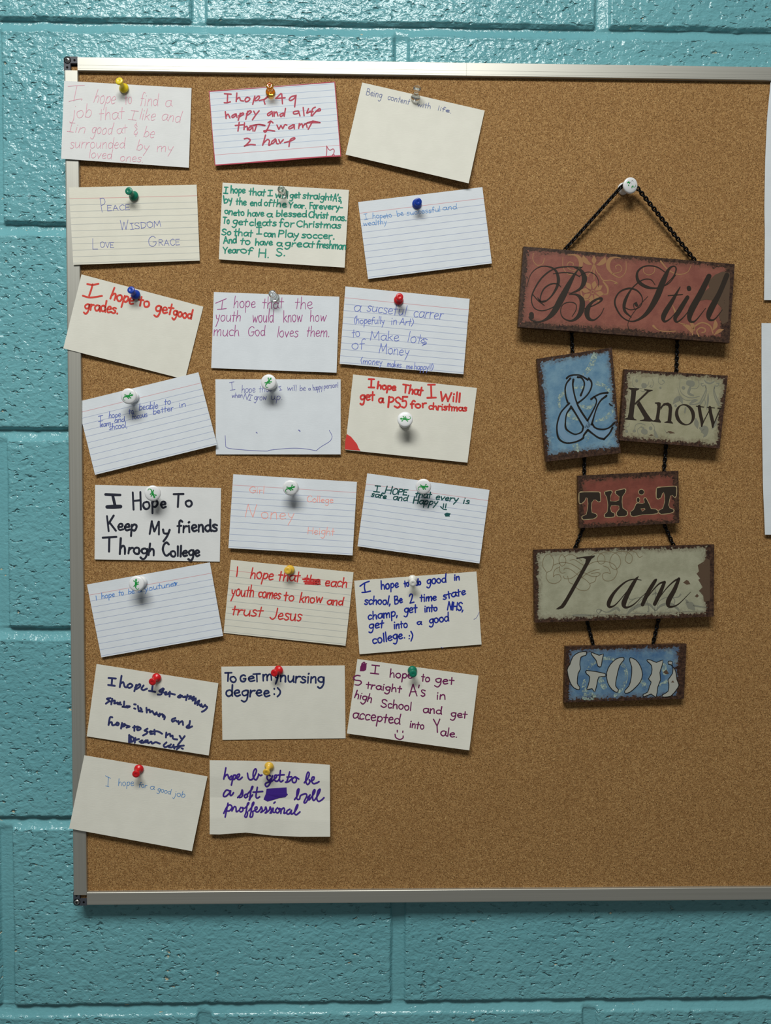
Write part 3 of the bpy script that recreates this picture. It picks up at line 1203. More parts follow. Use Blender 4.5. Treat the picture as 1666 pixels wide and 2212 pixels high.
card(23, (430, 1600), [(120, 222), (1472, 272), (1475, 1080), (120, 1052)], (2.6, 3.6, 5.0, 4.0), 'ivory', (62, 36, 132), 18,
     'creased sheet with looping purple marker and a blotted out word, bottom row', """
""",
     ["302,305 292,360 278,430",
      "284,408 318,378 336,424",
      "366,395 345,415 350,436 372,424 368,398",
      "388,388 364,498",
      "372,420 402,384 416,402 398,432 380,434",
      "422,422 450,402 456,376 430,386 430,426 456,436 486,410",
      "806,396 774,384 764,420 786,446 816,420 828,394",
      "826,398 812,444 790,495 760,516 744,490 766,470 820,455 846,430 870,410 872,386 850,394 850,440 876,456 904,425 916,335",
      "916,335 905,430 920,462 946,445",
      "888,386 958,382",
      "1020,352 1004,410 985,468",
      "972,466 1008,460 1050,420",
      "990,408 1042,404",
      "1082,404 1050,430 1055,466 1086,466 1096,430 1080,405 1122,430",
      "1184,472 1225,420 1240,370 1225,354 1210,390 1200,452 1220,492 1246,466 1240,438",
      "1248,456 1286,440 1296,410 1276,410 1264,446 1286,482 1320,476 1350,460",
      "348,566 310,554 280,590 275,622 300,626 340,590 356,564",
      "354,566 350,612 370,610 388,584",
      "434,640 470,600 486,550 492,592 480,630 454,640",
      "532,600 510,616 520,642 546,626 545,600 590,550 606,514 590,530 575,620 564,672 580,640 602,608",
      "656,524 640,622 655,646 682,630",
      "608,578 716,570",
      "1074,662 1110,610 1126,544 1105,560 1100,650 1130,656 1140,620 1165,605 1200,596 1212,622 1180,690 1200,696 1230,650 1250,608",
      "1250,610 1224,642 1235,666 1260,640 1300,582 1302,548 1280,580 1280,660 1300,666 1350,590 1362,544 1336,570 1325,650 1345,682 1380,666 1406,640",
      "326,702 310,780 294,858",
      "278,816 310,750 346,720 372,746 346,786 314,790",
      "370,790 395,744 408,742 416,756 420,800 446,785",
      "470,750 455,780 470,802 496,780 485,750 512,760 550,722 562,698 545,710 530,800 514,850 535,858 546,810 530,790",
      "560,790 610,722 616,692 600,710 585,800 574,856 600,852 606,810 590,790",
      "612,792 650,770 650,744 630,755 635,792 660,802 690,770 700,742 712,782 694,806",
      "700,806 740,775 750,742 762,786 744,812",
      "752,812 790,780 800,742 814,786 800,814",
      "812,812 836,752 830,800 852,806",
      "842,702 856,690",
      "882,754 860,786 880,812 906,790 894,760 926,770",
      "926,768 920,818",
      "922,782 950,755 962,776 955,816 976,810",
      "1022,770 990,790 990,822 1016,820 1040,782",
      "1040,782 1035,822 1062,815 1100,762 1112,718 1095,735 1074,810 1095,832 1136,800",
      "545,365 555,420 580,440 610,420 645,345 635,315 612,350 610,410 640,440 665,400 670,375", "670,375 690,392 708,385"],
     ["760,540 985,525 988,590 1000,605 970,635 900,645 840,665 770,685 725,660 750,600"], 'purple marker handwriting', 'note_paper', 0.22, None, (), crumple, crumple_edge, 60, 48)


# ------------------------------------------------------------------ big sheets at the right
def left_wave(tab, x_at):
    def f(u, v):
        for (a, xa_), (b, xb_) in zip(tab, tab[1:]):
            if a <= v <= b:
                t = (v - a) / (b - a); x = xa_ + (xb_ - xa_) * t
                return ((x - (x_at[0] + (x_at[1] - x_at[0]) * v)) * (1 - u), 0.0)
        return 0.0, 0.0
    return f


sA = Surf([(1666, 160), (2240, 172), (2236, 655), (1651, 648)], (1.5, 1.5, 2.5, 2.5),
          edge=left_wave([(0, 1666), (.055, 1664.3), (.19, 1657.6), (.377, 1653.5), (.6, 1651.6), (.71, 1652.7), (1, 1651)], (1666, 1651)))
tag(sA.build('paper_sheet', MATS['sheet'], 0.12, 12, 24), 'upper of two white paper sheets at the right edge, beside the hanging sign', 'paper', 'white sheets at the right')
sB = Surf([(1645.6, 698), (2230, 702), (2226, 1156), (1653, 1155)], (1.2, 1.2, 4.0, 4.0),
          edge=left_wave([(0, 1645.6), (.2, 1645.6), (.407, 1646), (.763, 1648.6), (1, 1653)], (1645.6, 1653)))
tag(sB.build('paper_sheet', MATS['sheet'], 0.12, 12, 24), 'lower of two white paper sheets at the right edge, beside the hanging sign', 'paper', 'white sheets at the right')

# ------------------------------------------------------------------ pins
m_needle = plain('pin steel', (180, 180, 182), 0.2, 0.5, 1.0)


def frame_of(b, h):
    z = (h - b).normalized(); x = Vector((1, 0, 0)); x = (x - z * x.dot(z)).normalized(); y = z.cross(x)
    m = Matrix.Identity(4)
    for i in range(3):
        m[i][0], m[i][1], m[i][2], m[i][3] = x[i], y[i], z[i], b[i]
    return m


def sc_(prof):
    return [(r * 0.001, z * 0.001) for r, z in prof]


BARREL = [(4.2, 0.0), (4.75, 0.25), (4.9, 0.8), (4.8, 1.5), (4.3, 2.3), (3.3, 3.1), (2.5, 4.1), (2.1, 5.4), (2.0, 7.2), (2.1, 8.6), (2.5, 9.4)]
CAP = [(2.5, 9.4), (3.3, 9.9), (3.75, 10.4), (3.85, 10.9), (3.75, 11.4), (3.4, 11.75), (1.1, 11.9), (0.8, 11.7), (0.2, 11.65)]


def pin(k, org, base, head, mat, label, clear=False):
    T = lambda q: (org[0] + q[0] * SCL, org[1] + q[1] * SCL)
    s = CARDS[k]; b2, h2 = T(base), T(head)
    d = s.depth(*inv_bilerp(s.c, *b2)) + 0.15
    b = P(*b2, d + 0.8); h = P(*h2, d + 11.5)
    z = (h - b).normalized(); f = frame_of(b - z * 0.0006, h)
    root = empty('push_pin', b, label, 'push pin', 'push pins on the cork board')
    n = MB(); n.lathe(sc_([(0.15, -8), (0.5, -6.5), (0.55, 0.6)]), f, 10); n.build('needle', m_needle, root, True)
    if clear:
        m = MB(); m.lathe(sc_(BARREL + CAP[1:]), f, 40); m.build('handle', mat, root, True)
    else:
        m = MB(); m.lathe(sc_(BARREL), f, 40); m.build('barrel', mat, root, True)
        m = MB(); m.lathe(sc_(CAP), f, 40); m.build('cap', mat, root, True)


def plastic(name, c):
    return plain(name, c, 0.32, 0.5)


m_yel, m_grn, m_blu, m_red = plastic('yellow plastic', (232, 206, 40)), plastic('green plastic', (14, 118, 92)), plastic('blue plastic', (22, 62, 166)), plastic('red plastic', (205, 26, 34))
m_gold, m_wht = plastic('golden plastic', (226, 184, 66)), plastic('white plastic', (232, 232, 226))
m_org, m_clr = mat_clear('amber clear plastic', (255, 186, 60)), mat_clear('clear plastic', (248, 250, 248), 0.05)
pin(1, (120, 150), (770, 212), (715, 128), m_yel, 'bright yellow push pin on the pink pencil card at top left')
pin(2, (435, 150), (778, 258), (770, 185), m_org, 'see-through orange push pin on the red edged card', True)
pin(3, (740, 160), (822, 268), (842, 145), m_clr, 'clear push pin standing up on the topmost tilted cream card', True)
pin(4, (130, 380), (828, 225), (770, 168), m_grn, 'green push pin on the cream PEACE card')
pin(5, (455, 370), (815, 245), (795, 203), m_clr, 'clear push pin on the card of green marker', True)
pin(6, (760, 385), (733, 288), (747, 265), m_blu, 'dark blue push pin on the light blue pen card, seen end on')
pin(7, (130, 585), (848, 268), (795, 213), m_blu, 'blue push pin on the card about grades')
pin(8, (440, 600), (800, 228), (770, 178), m_clr, 'clear push pin on the magenta pen card', True)
pin(9, (720, 600), (736, 252), (746, 214), m_red, 'red push pin on the lined card about a career, seen end on')
pin(17, (470, 1190), (816, 212), (788, 220), m_gold, 'golden yellow push pin on the cream lined card of red pen')
pin(18, (750, 1200), (735, 268), (740, 312), m_wht, 'white push pin on the card of dark blue marker')
pin(19, (175, 1410), (852, 280), (800, 330), m_red, 'red push pin on the card of thick navy marker')
pin(20, (460, 1410), (741, 195), (685, 232), m_red, 'red push pin on the straight card about a degree')
pin(21, (740, 1400), (786, 250), (795, 290), m_grn, 'green push pin on the maroon ink card')
pin(22, (140, 1610), (834, 265), (800, 325), m_red, 'red push pin on the thin blue pen card at bottom left')
pin(23, (430, 1600), (790, 285), (757, 360), m_gold, 'pale golden push pin on the creased purple marker sheet')

m_btn = plain('white glossy pin head', (236, 238, 240), 0.3, 0.5)
m_gecko = plain('green print', (14, 150, 62), 0.5)
m_smear = mat_worn('worn grey print', (120, 122, 118), 0.46, 0.56, 1500)
STEM = [(5.0, 0), (5.8, 0.3), (6.0, 1.2), (5.8, 2.4), (4.6, 3.6), (3.8, 5.0), (3.5, 8.0), (3.8, 11.5)]
BTN_R = 7.9
BUTTON = [(3.8, 11.3), (5.2, 12.0), (7.2, 13.0), (7.75, 13.7), (7.9, 14.6), (7.7, 15.4), (7.2, 15.95), (6.2, 16.3), (4.5, 16.6), (2.5, 16.75), (0.5, 16.8)]
GECKO = ["-.36,0,.10 -.15,.03,.20 .1,-.02,.25 .3,0,.17 .4,.02,.12 .5,0,.2 .6,0,.2 .73,0,.05", "-.3,0,.14 -.5,.03,.11 -.68,-.07,.08 -.76,-.24,.065 -.67,-.38,.05 -.55,-.4,.03",
         ".28,.05,.08 .3,.2,.08 .4,.28,.08", ".4,.26,.12 .42,.33,.10 .50,.28,.05", ".2,-.05,.08 .16,-.2,.08 .26,-.3,.08", ".26,-.28,.12 .27,-.35,.09 .36,-.32,.05",
         "-.2,.05,.09 -.22,.2,.08 -.35,.25,.08", "-.33,.22,.11 -.40,.25,.09 -.36,.34,.05", "-.15,-.05,.09 -.1,-.2,.08 0,-.27,.08", "-.01,-.24,.11 .03,-.32,.09 -.06,-.36,.05"]
WORN = [("-.62,.30,.16 -.45,.40,.22 -.30,.24,.16", 0), ("-.48,.0,.14 -.42,-.12,.12", 0), (".12,-.36,.14 .14,-.18,.15 .3,-.06,.09", 0), (".25,-.08,.08 .45,-.26,.07 .7,-.12,.06 .72,.1,.05", 0),
        ("-.3,.3,.1 -.05,.5,.06 .1,.66,.1 .3,.5,.12", 1), ("-.1,.35,.05 .1,.1,.05", 1)]


def button_pin(b2, h2, d, ang, label, worn=False):
    b = P(*b2, d + 1.0); h = P(*h2, d + 16.5); z = (h - b).normalized(); f = frame_of(b - z * 0.0008, h)
    root = empty('button_pin', b, label, 'push pin', 'white gecko pins')
    n = MB(); n.lathe(sc_([(0.15, -8), (0.5, -6.5), (0.6, 0.6)]), f, 10); n.build('needle', m_needle, root, True)
    m = MB(); m.lathe(sc_(STEM), f, 40); m.build('stem', m_btn, root, True)
    m = MB(); m.lathe(sc_(BUTTON), f, 48); hd = m.build('button_head', m_btn, root, True)
    ca, sa = math.cos(math.radians(ang)), math.sin(math.radians(ang))
    R = BTN_R * 0.86

    def on(x, y):
        x, y = (x * ca - y * sa) * R, (x * sa + y * ca) * R
        r = min(math.hypot(x, y), 7.6)
        top = BUTTON[:3:-1]; zs = [q[1] for q in top]; rs = [q[0] for q in top]
        return f @ Vector((x * 0.001, y * 0.001, (np.interp(r, rs, zs) + 0.07) * 0.001))
    g, g2 = MB(), MB()
    if worn:
        for s, kind in WORN: ribbon(g2 if kind else g, pts(s), on, 5)
        g2.build('worn_print', m_smear, hd)
    else:
        for s in GECKO: ribbon(g, [(x * 1.05, y * 1.1, w_ * 1.35) for x, y, w_ in pts(s)], on, 5)
    g.build('gecko_print', m_gecko, hd)


def gpin(k, org, base, head, ang, label):
    T = lambda q: (org[0] + q[0] * SCL, org[1] + q[1] * SCL)
    s = CARDS[k]; b2 = T(base)
    button_pin(b2, T(head), s.depth(*inv_bilerp(s.c, *b2)) + 0.15, ang, label)


gpin(10, (155, 800), (692, 298), (635, 290), 15, 'white gecko pin on the steeply tilted lined card at left')
gpin(11, (450, 790), (712, 206), (675, 183), 52, 'white gecko pin above the card with the wide drawn smile')
gpin(12, (730, 790), (752, 636), (757, 600), 176, 'white gecko pin in the middle of the red marker card')
gpin(13, (180, 1010), (792, 280), (780, 290), -68, 'white gecko pin on the bold black marker card, gecko head down')
gpin(14, (480, 1000), (792, 260), (765, 283), 18, 'white gecko pin on the lined card of faint orange words')
gpin(15, (760, 1000), (812, 248), (805, 268), 4, 'white gecko pin on the lined card of dark teal ink')
gpin(16, (175, 1195), (680, 322), (620, 345), 88, 'white gecko pin on the bright blue pen card, gecko head up')
button_pin((1346, 408), (1364.3, 399.9), 0.0, 0, 'white pin with a worn gecko print holding up the hanging sign', True)

# ------------------------------------------------------------------ hanging sign
sign = empty('hanging_sign', P(1355, 1020, 6), 'sign of six painted plaques hung on black chain from a white pin', 'sign')
m_chain = plain('black chain', (16, 16, 18), 0.28, 0.5, 0.6)
MM = lambda c, a, b: (P(*c[a], 10) - P(*c[b], 10)).length * 1000


def plaque(c, d, mat_fn, th=5.5, label=None):
    W, H = MM(c, 0, 1), MM(c, 0, 3)
    s = Surf(c, d); o = s.build('plaque', mat_fn(W, H), th, 6, 4, (W, H), sign)
    if label: o['label'] = label
    return o, s


def art(s, par, name, mat, org, k, strokes=(), fills=(), eps=0.15, label=None, sub=6, wscale=1.0):
    mf = lambda x, y: s.on(org[0] + x * k, org[1] + y * k, eps)
    mb = MB()
    for t in strokes:
        ribbon(mb, [(p[0], p[1], (p[2] if len(p) > 2 else 6) * wscale) for p in pts(t)], mf, sub)
    for f in fills:
        polyfill(mb, [[p[:2] for p in pts(q)] for q in f.split('/')], mf)
    o = mb.build(name, mat, par)
    if label: o['label'] = label
    return o


def mir(ts, cx):
    out = []
    for t in ts:
        out.append(' '.join('%g,%g,%g' % (2 * cx - p[0], p[1] + (p[0] - cx) * -0.12, p[2] if len(p) > 2 else 6) for p in pts(t)))
    return out


m_dark = plain('dark brown lettering', (44, 35, 27), 0.5, 0.3)
m_black = plain('black lettering', (26, 23, 19), 0.5, 0.3)
m_tan = mat_worn('tan scroll print', (156, 116, 80), 0.24, 0.34)
m_grey = mat_worn('grey scroll print', (124, 124, 110), 0.24, 0.30)
m_line = plain('thin brown scroll print', (124, 112, 86), 0.5, 0.3)

# Be Still
c = [(1131.2, 532.3), (1587.7, 570.4), (1576.2, 740.6), (1119.1, 706.3)]
p1, s1 = plaque(c, (10.5, 10.5, 14.0, 14.0), lambda W, H: mat_plaque('red painted board', (142, 88, 74), (126, 74, 64), W, H, (1, 6, 0, 2)), label='red plaque reading Be Still')
O1, K1 = (1100, 510), 530 / 1666.0
heart = ["365,145,4 368,215,5 408,260,6 462,238,12 488,195,26 478,150,26 445,128,12 400,128,6", "460,240,5 412,226,5 394,200,5 410,176,6 436,186,6 432,206,4"]
petal = ["505,135,8 512,160,34 540,185,22 560,192,6", "577,140,10 577,165,32 577,188,10"]
stemf = ["572,195,6 560,235,7 536,268,4", "577,190,7 577,240,8 577,295,5", "500,235,4 520,262,5 540,275,4"]
flower = []
for i in range(8):
    a = i * math.pi / 4 + 0.2
    flower.append('%g,%g,8 %g,%g,34 %g,%g,8' % (568 + 24 * math.cos(a), 380 + 24 * math.sin(a), 568 + 52 * math.cos(a), 380 + 52 * math.sin(a), 568 + 74 * math.cos(a), 380 + 74 * math.sin(a)))
ring = "580,380,5 568,392,5 556,380,5 568,368,5 580,380,5"
tan = ["165,115,5 162,160,5 190,198,5 228,188,5 240,150,5"] + heart + mir(heart, 580) + petal + mir(petal[:1], 578) + stemf + mir(stemf[:1], 577) + flower + [ring,
       "610,255,6 640,300,8 690,300,6 735,320,10 715,322,6", "640,310,10 668,350,14 668,390,8 645,395,6", "500,330,6 488,380,8 510,430,12 545,430,6",
       "915,205,5 915,245,5 950,264,5 985,245,5 990,205,5", "1030,170,12 1080,228,8 1150,260,7 1212,244,5 1238,195,4",
       "980,610,16 1010,636,6 1060,648,6 1130,646,5", "1310,655,8 1330,650,9 1330,630,9 1300,622,9 1275,645,9 1290,680,9", "1245,670,8 1255,620,10 1310,588,10 1365,610,10 1385,660,8",
       "1180,600,6 1220,620,30 1240,655,8", "1230,580,6 1248,610,26 1258,640,6", "1400,570,6 1402,605,30 1385,640,6", "1455,635,6 1425,645,24 1395,670,6", "1120,560,4 1160,590,6 1200,600,6",
       "1110,470,4 1130,520,14 1128,560,4"]
low = [q for q in tan if sum(p[1] for p in pts(q)) / len(pts(q)) > 480]
art(s1, p1, 'scroll_print', m_tan, O1, K1, [q for q in tan if q not in low], eps=0.10)
art(s1, p1, 'corner_scroll', m_tan, O1, K1, low, eps=0.10)
L1 = ["498,208,4 455,245,12 408,325,32 355,425,44 300,520,36 245,568,16 190,583,9 150,568,10 138,550,12", "152,532,34 156,550,26",
      "120,340,4 150,255,5 205,210,6 265,206,8 315,232,14 335,290,22 325,345,18 285,410,10 240,445,9 208,438,8 195,418,5", "240,470,4 200,440,6 160,395,6",
      "492,212,6 400,207,8 305,222,9 225,280,10 170,365,9 152,430,8 172,488,6 230,506,6 305,478,6 350,432,5",
      "232,468,4 212,425,7 235,360,9 285,325,9 330,325,8 352,345,5", "245,440,10 210,445,9 205,430,6",
      "300,255,5 375,247,6 440,255,8 480,275,6", "442,212,5 490,235,20 512,290,36 488,352,20 430,384,8 402,385,4", "408,395,5 460,398,14 495,435,34 492,500,36 465,550,24 420,575,12 368,555,7 350,510,6 365,465,6 410,448,6 452,460,6 455,500,6 428,545,4",
      "478,270,4 535,243,5 585,262,5 608,305,5 606,345,3",
      "515,492,5 570,472,7 618,445,10 630,425,16 605,425,14 560,452,18 530,505,36 538,555,26 575,570,11 620,535,6 645,488,4",
      "1062,330,5 1115,275,7 1135,225,10 1120,204,8 1085,225,18 1045,310,38 1005,410,42 950,505,30 890,560,16 825,578,8 760,540,9 718,455,12 745,385,9 810,355,12 870,370,10 905,420,7 890,478,6 830,500,6 785,485,5",
      "1075,255,5 1000,208,8 920,205,9 872,245,14 878,305,22 935,345,20 1010,352,8 1085,320,6 1130,265,5", "992,330,4 962,295,6 905,298,7 835,355,9 788,440,22 785,505,18 830,550,6",
      "862,462,22 868,470,18", "850,490,5 846,462,5 868,448,5", "942,410,4 885,470,4 835,535,4 808,590,4 815,635,5 838,646,5",
      "1162,345,6 1108,440,26 1052,535,34 1055,578,16 1095,560,7 1148,498,4", "1080,404,6 1178,396,7", "1212,415,26 1160,500,32 1128,555,26 1142,582,12 1185,550,7 1232,490,4", "1221,352,30 1223,358,30",
      "1358,272,34 1300,390,40 1235,510,42 1228,572,22 1265,575,9 1335,490,4", "1480,265,34 1430,385,34 1365,510,42 1358,562,20 1395,565,9 1450,500,4"]
m_wear = mat_worn('brown chip', (88, 70, 55), 0.3, 0.36, 900)
art(s1, p1, 'paint_chip', m_wear, O1, K1, fills=["1290,440 1310,390 1360,350 1350,310 1400,262 1450,240 1500,250 1500,330 1488,580 1450,600 1425,545 1445,490 1400,440 1340,430"], eps=0.16)
art(s1, p1, 'lettering', m_dark, O1, K1, L1, eps=0.22, label='dark script lettering Be Still')

# &
c = [(1160.2, 775.0), (1322.3, 750.5), (1341.4, 978.3), (1179.6, 997.4)]
p2, s2 = plaque(c, (9.0, 9.0, 10.0, 10.0), lambda W, H: mat_plaque('blue painted board', (116, 150, 170), (88, 126, 154), W, H, (0, -1, 0, 3), (146, 170, 172)), label='blue plaque with an ampersand')
O2, K2 = (1140, 730), 220 / 1666.0
m_cream = mat_worn('cream swirl print', (160, 178, 166), 0.42, 0.60, 420)
art(s2, p2, 'scroll_print', m_cream, O2, K2, ["520,1130,40 520,990,60 610,880,70 760,810,60 920,810,50", "1130,740,60 1260,790,60 1370,900,40", "880,1110,50 1000,1140,60 1080,1080,40", "620,1230,50 760,1310,60 900,1330,30",
      "1100,270,90 1040,450,90 930,590,60", "1120,1360,30 1270,1310,60 1400,1180,50", "740,1650,60 800,1780,110 830,1840,60", "960,1600,40 1000,1640,40 960,1690,30"], eps=0.08)
m_pale = plain('pale blue letter body', (116, 146, 170), 0.5, 0.3)
art(s2, p2, 'letter_body', m_pale, O2, K2, ["690,660,60 680,770,110 710,940,110 800,1140,110 910,1340,120 1000,1450,110 1120,1560,110 1260,1580,110 1360,1470,60", "760,630,40 900,630,60 985,720,70 980,820,70 900,940,60 830,1030,30",
      "670,1110,60 585,1230,90 545,1400,110 570,1560,110 680,1650,110 800,1640,90 900,1560,80 1010,1400,70 1090,1230,60 1140,1080,60 1160,990,60 1280,920,40"], eps=0.12)
art(s2, p2, 'lettering', m_black, O2, K2, ["640,660,26 690,620,22 770,605,20 870,615,20 985,685,26", "1000,660,26 1045,720,22 1045,800,20 1000,900,18 920,990,18 820,1065,24", "700,660,26 640,740,20 615,830,20 625,950,20 655,1050,26",
      "750,680,28 740,770,22 765,920,20 810,1070,22 870,1190,26 980,1355,24", "820,640,26 880,650,22 925,720,20 920,810,18 870,940,28", "980,1355,24 1060,1210,20 1120,1080,18 1125,1010,18 1090,960,24", "1040,1000,26 1110,950,20 1200,910,20 1310,895,28",
      "1290,945,28 1200,1020,20 1140,1120,20 1090,1270,18 1050,1415,28", "1060,1410,26 1110,1470,22 1220,1495,20 1330,1470,20 1420,1390,28", "1390,1465,26 1340,1560,20 1250,1655,24", "1250,1655,28 1160,1630,22 1070,1570,22 990,1505,28",
      "980,1510,28 920,1590,22 905,1640,24 800,1695,20 660,1720,20 560,1690,22 500,1620,26 480,1500,20 490,1380,20 540,1230,20 620,1130,20 680,1070,28", "710,1120,28 800,1260,22 910,1450,24", "910,1470,26 880,1540,20 780,1575,18 680,1530,20 625,1470,26 620,1370,18 640,1240,18 700,1150,26",
      "1335,1070,10 1360,1095,18 1390,1110,12"], eps=0.22, label='black outlined ampersand', wscale=1.25)

# Know
c = [(1349.4, 797.5), (1572.8, 811.5), (1555.0, 968.6), (1338.5, 951.0)]
p3, s3 = plaque(c, (9.0, 9.5, 13.0, 13.0), lambda W, H: mat_plaque('cream painted board', (160, 156, 130), (146, 143, 116), W, H, (0, 0, -1, 0)), label='cream plaque reading Know')
O3, K3 = (1320, 770), 280 / 1666.0
vase = ["1190,345,10 1160,350,14 1180,380,10 1215,370,12 1220,430,12 1180,520,14 1130,600,14 1020,620,10", "1215,385,10 1230,440,10 1200,540,14 1130,640,20", "1250,470,6 1248,560,26 1232,680,8", "1200,540,6 1215,590,12 1205,640,6",
        "1090,800,20 1100,860,60 1115,920,14"]
gr = ["290,270,5 275,330,5 300,390,6 380,410,6 470,370,6 490,320,5", "330,310,34 332,316,34", "380,440,6 420,450,6 460,430,5", "420,370,60 430,375,66", "530,290,5 550,340,6 530,395,6 500,385,8 515,372,10", "610,280,5 612,330,6 650,360,6 690,330,8 665,305,16",
      "635,400,24 640,404,24", "890,310,6 885,400,6 910,470,8 980,520,10 1060,530,10 1140,510,8", "860,400,5 890,500,7 960,560,8 1060,560,8", "1120,300,6 1135,360,7 1100,410,8 1040,410,6", "1000,340,70 1040,350,80", "1020,400,30 1000,470,34 1060,500,20", "930,400,40 935,404,44",
      "800,610,10 840,560,60 890,540,60 920,600,14", "830,630,30 835,636,30", "960,660,20 950,720,20", "1200,300,10 1230,335,18 1280,345,20 1330,320,12", "1010,610,14 1070,570,40 1110,560,14",
      "300,960,6 320,880,7 380,860,8 440,880,8", "350,1010,5 345,940,6 390,900,6", "420,960,66 440,970,70", "390,905,14 420,920,20", "510,920,44 512,924,44", "520,850,6 560,910,6 550,960,6", "560,940,6 575,1000,40 590,1030,40", "300,955,36 304,958,36",
      "690,940,5 720,985,5 760,1000,5", "200,960,34 204,964,34", "1150,920,30 1200,940,110 1215,1000,50 1190,1035,10", "1350,830,30 1330,880,40 1300,930,10", "190,910,5 230,890,5 240,860,5"]
low = [q for q in gr if pts(q)[0][1] > 800 and pts(q)[0][0] < 900]
art(s3, p3, 'corner_scroll', m_grey, O3, K3, low, eps=0.10)
art(s3, p3, 'scroll_print', m_grey, O3, K3, [q for q in gr if q not in low] + vase + ["1360,345,10 1390,350,14 1370,380,10 1335,380,12 1330,440,12 1365,540,14 1395,600,14", "1335,395,10 1320,450,10 1345,550,14 1390,630,18"], eps=0.10)
art(s3, p3, 'paint_chip', m_wear, O3, K3, fills=["705,985 740,960 770,960 825,985 760,990 740,975", "488,1015 520,1000 550,1012 520,1020"], eps=0.14)
art(s3, p3, 'lettering', m_dark, O3, K3, ["1135,642,40 1150,740,42 1170,830,42 1168,895,22", "1166,895,14 1215,790,12 1268,690,14", "1272,655,38 1285,740,42 1308,840,42 1310,905,22", "1308,905,14 1360,780,13 1408,672,15", "1098,638,11 1195,650,11", "1238,652,11 1332,661,11", "1375,664,12 1428,668,12"],
    ["225,400 365,410 362,422 325,440 318,520 290,770 300,800 330,812 328,820 175,808 178,798 215,785 230,720 262,470 262,430 225,412", "430,420 540,430 535,440 490,455 370,570 315,620 300,610 330,575 440,470 465,440 430,432",
     "368,572 415,650 465,730 515,800 555,832 500,836 430,832 372,826 375,817 420,810 430,790 385,710 330,615", "565,592 620,588 642,598 640,640 620,800 645,840 640,850 530,835 540,825 572,810 585,740 598,640 590,610 565,602",
     "638,650 680,600 735,592 775,615 790,660 782,760 775,830 800,855 798,862 685,850 690,842 728,830 738,750 745,670 735,635 705,625 670,640 640,690",
     ' '.join('%g,%g' % (953 + 129 * math.cos(t) + 10 * math.sin(t), 748 + 136 * math.sin(t)) for t in [2 * math.pi * i / 40 for i in range(40)]) + '/' + ' '.join('%g,%g' % (953 + 84 * math.cos(t) + 22 * math.sin(t), 748 + 122 * math.sin(t)) for t in [2 * math.pi * i / 40 for i in range(40)])],
    eps=0.2, label='dark serif lettering Know')

# THAT
c = [(1248.9, 1027.5), (1465.9, 1016.6), (1467.9, 1129.8), (1251.9, 1141.3)]
p4, s4 = plaque(c, (9.0, 9.0, 10.5, 10.5), lambda W, H: mat_plaque('dull red painted board', (130, 72, 60), (110, 60, 50), W, H, (1, 2, 1, 0)), label='red plaque reading that')
O4, K4 = (1220, 990), 280 / 1666.0
TH = ["190,445 250,435 440,435 455,455 460,545 440,558 400,530 375,530 345,570 340,640 350,700 400,715 415,735 405,755 365,775 240,785 225,760 230,745 280,725 300,640 305,580 295,510 275,500 255,545 215,580 190,570",
      "520,430 600,418 608,440 590,475 585,550 660,555 700,540 705,490 660,455 660,420 770,395 785,410 775,440 740,490 735,560 745,640 800,680 805,720 780,740 690,745 670,720 675,690 705,655 700,610 650,600 600,605 585,640 600,690 640,710 640,745 600,755 520,755 518,720 550,690 560,600 545,500 520,460",
      "850,690 890,660 920,590 940,578 1000,585 1030,570 1020,520 1040,508 1060,540 1090,600 1110,650 1170,655 1200,680 1195,705 1130,715 1000,722 940,735 880,745 852,730/975,645 1000,685 1040,655 1030,640",
      "1185,385 1250,372 1420,362 1438,380 1435,480 1415,500 1385,470 1360,480 1345,540 1335,600 1350,640 1400,660 1400,685 1350,705 1240,715 1210,690 1215,670 1265,645 1290,560 1290,480 1275,435 1255,450 1240,500 1205,520 1182,505",
      ' '.join('%g,%g' % (987 + 32 * math.cos(t), 434 + 32 * math.sin(t)) for t in [2 * math.pi * i / 20 for i in range(20)]), ' '.join('%g,%g' % (946 + 17 * math.cos(t), 535 + 30 * math.sin(t)) for t in [2 * math.pi * i / 20 for i in range(20)])]
outl = []
for f in TH:
    for lp in f.split('/'):
        q = pts(lp); cxm = sum(p[0] for p in q) / len(q)
        outl.append(' '.join('%g,%g,%g' % (p[0], p[1], 16) for p in q + q[:1]))
m_edge = mat_worn('buff letter outline', (166, 148, 112), 0.26, 0.32)
art(s4, p4, 'letter_outline', m_edge, O4, K4, outl, eps=0.12, sub=2)
art(s4, p4, 'lettering', m_dark, O4, K4, fills=TH, eps=0.22, label='dark slab lettering')

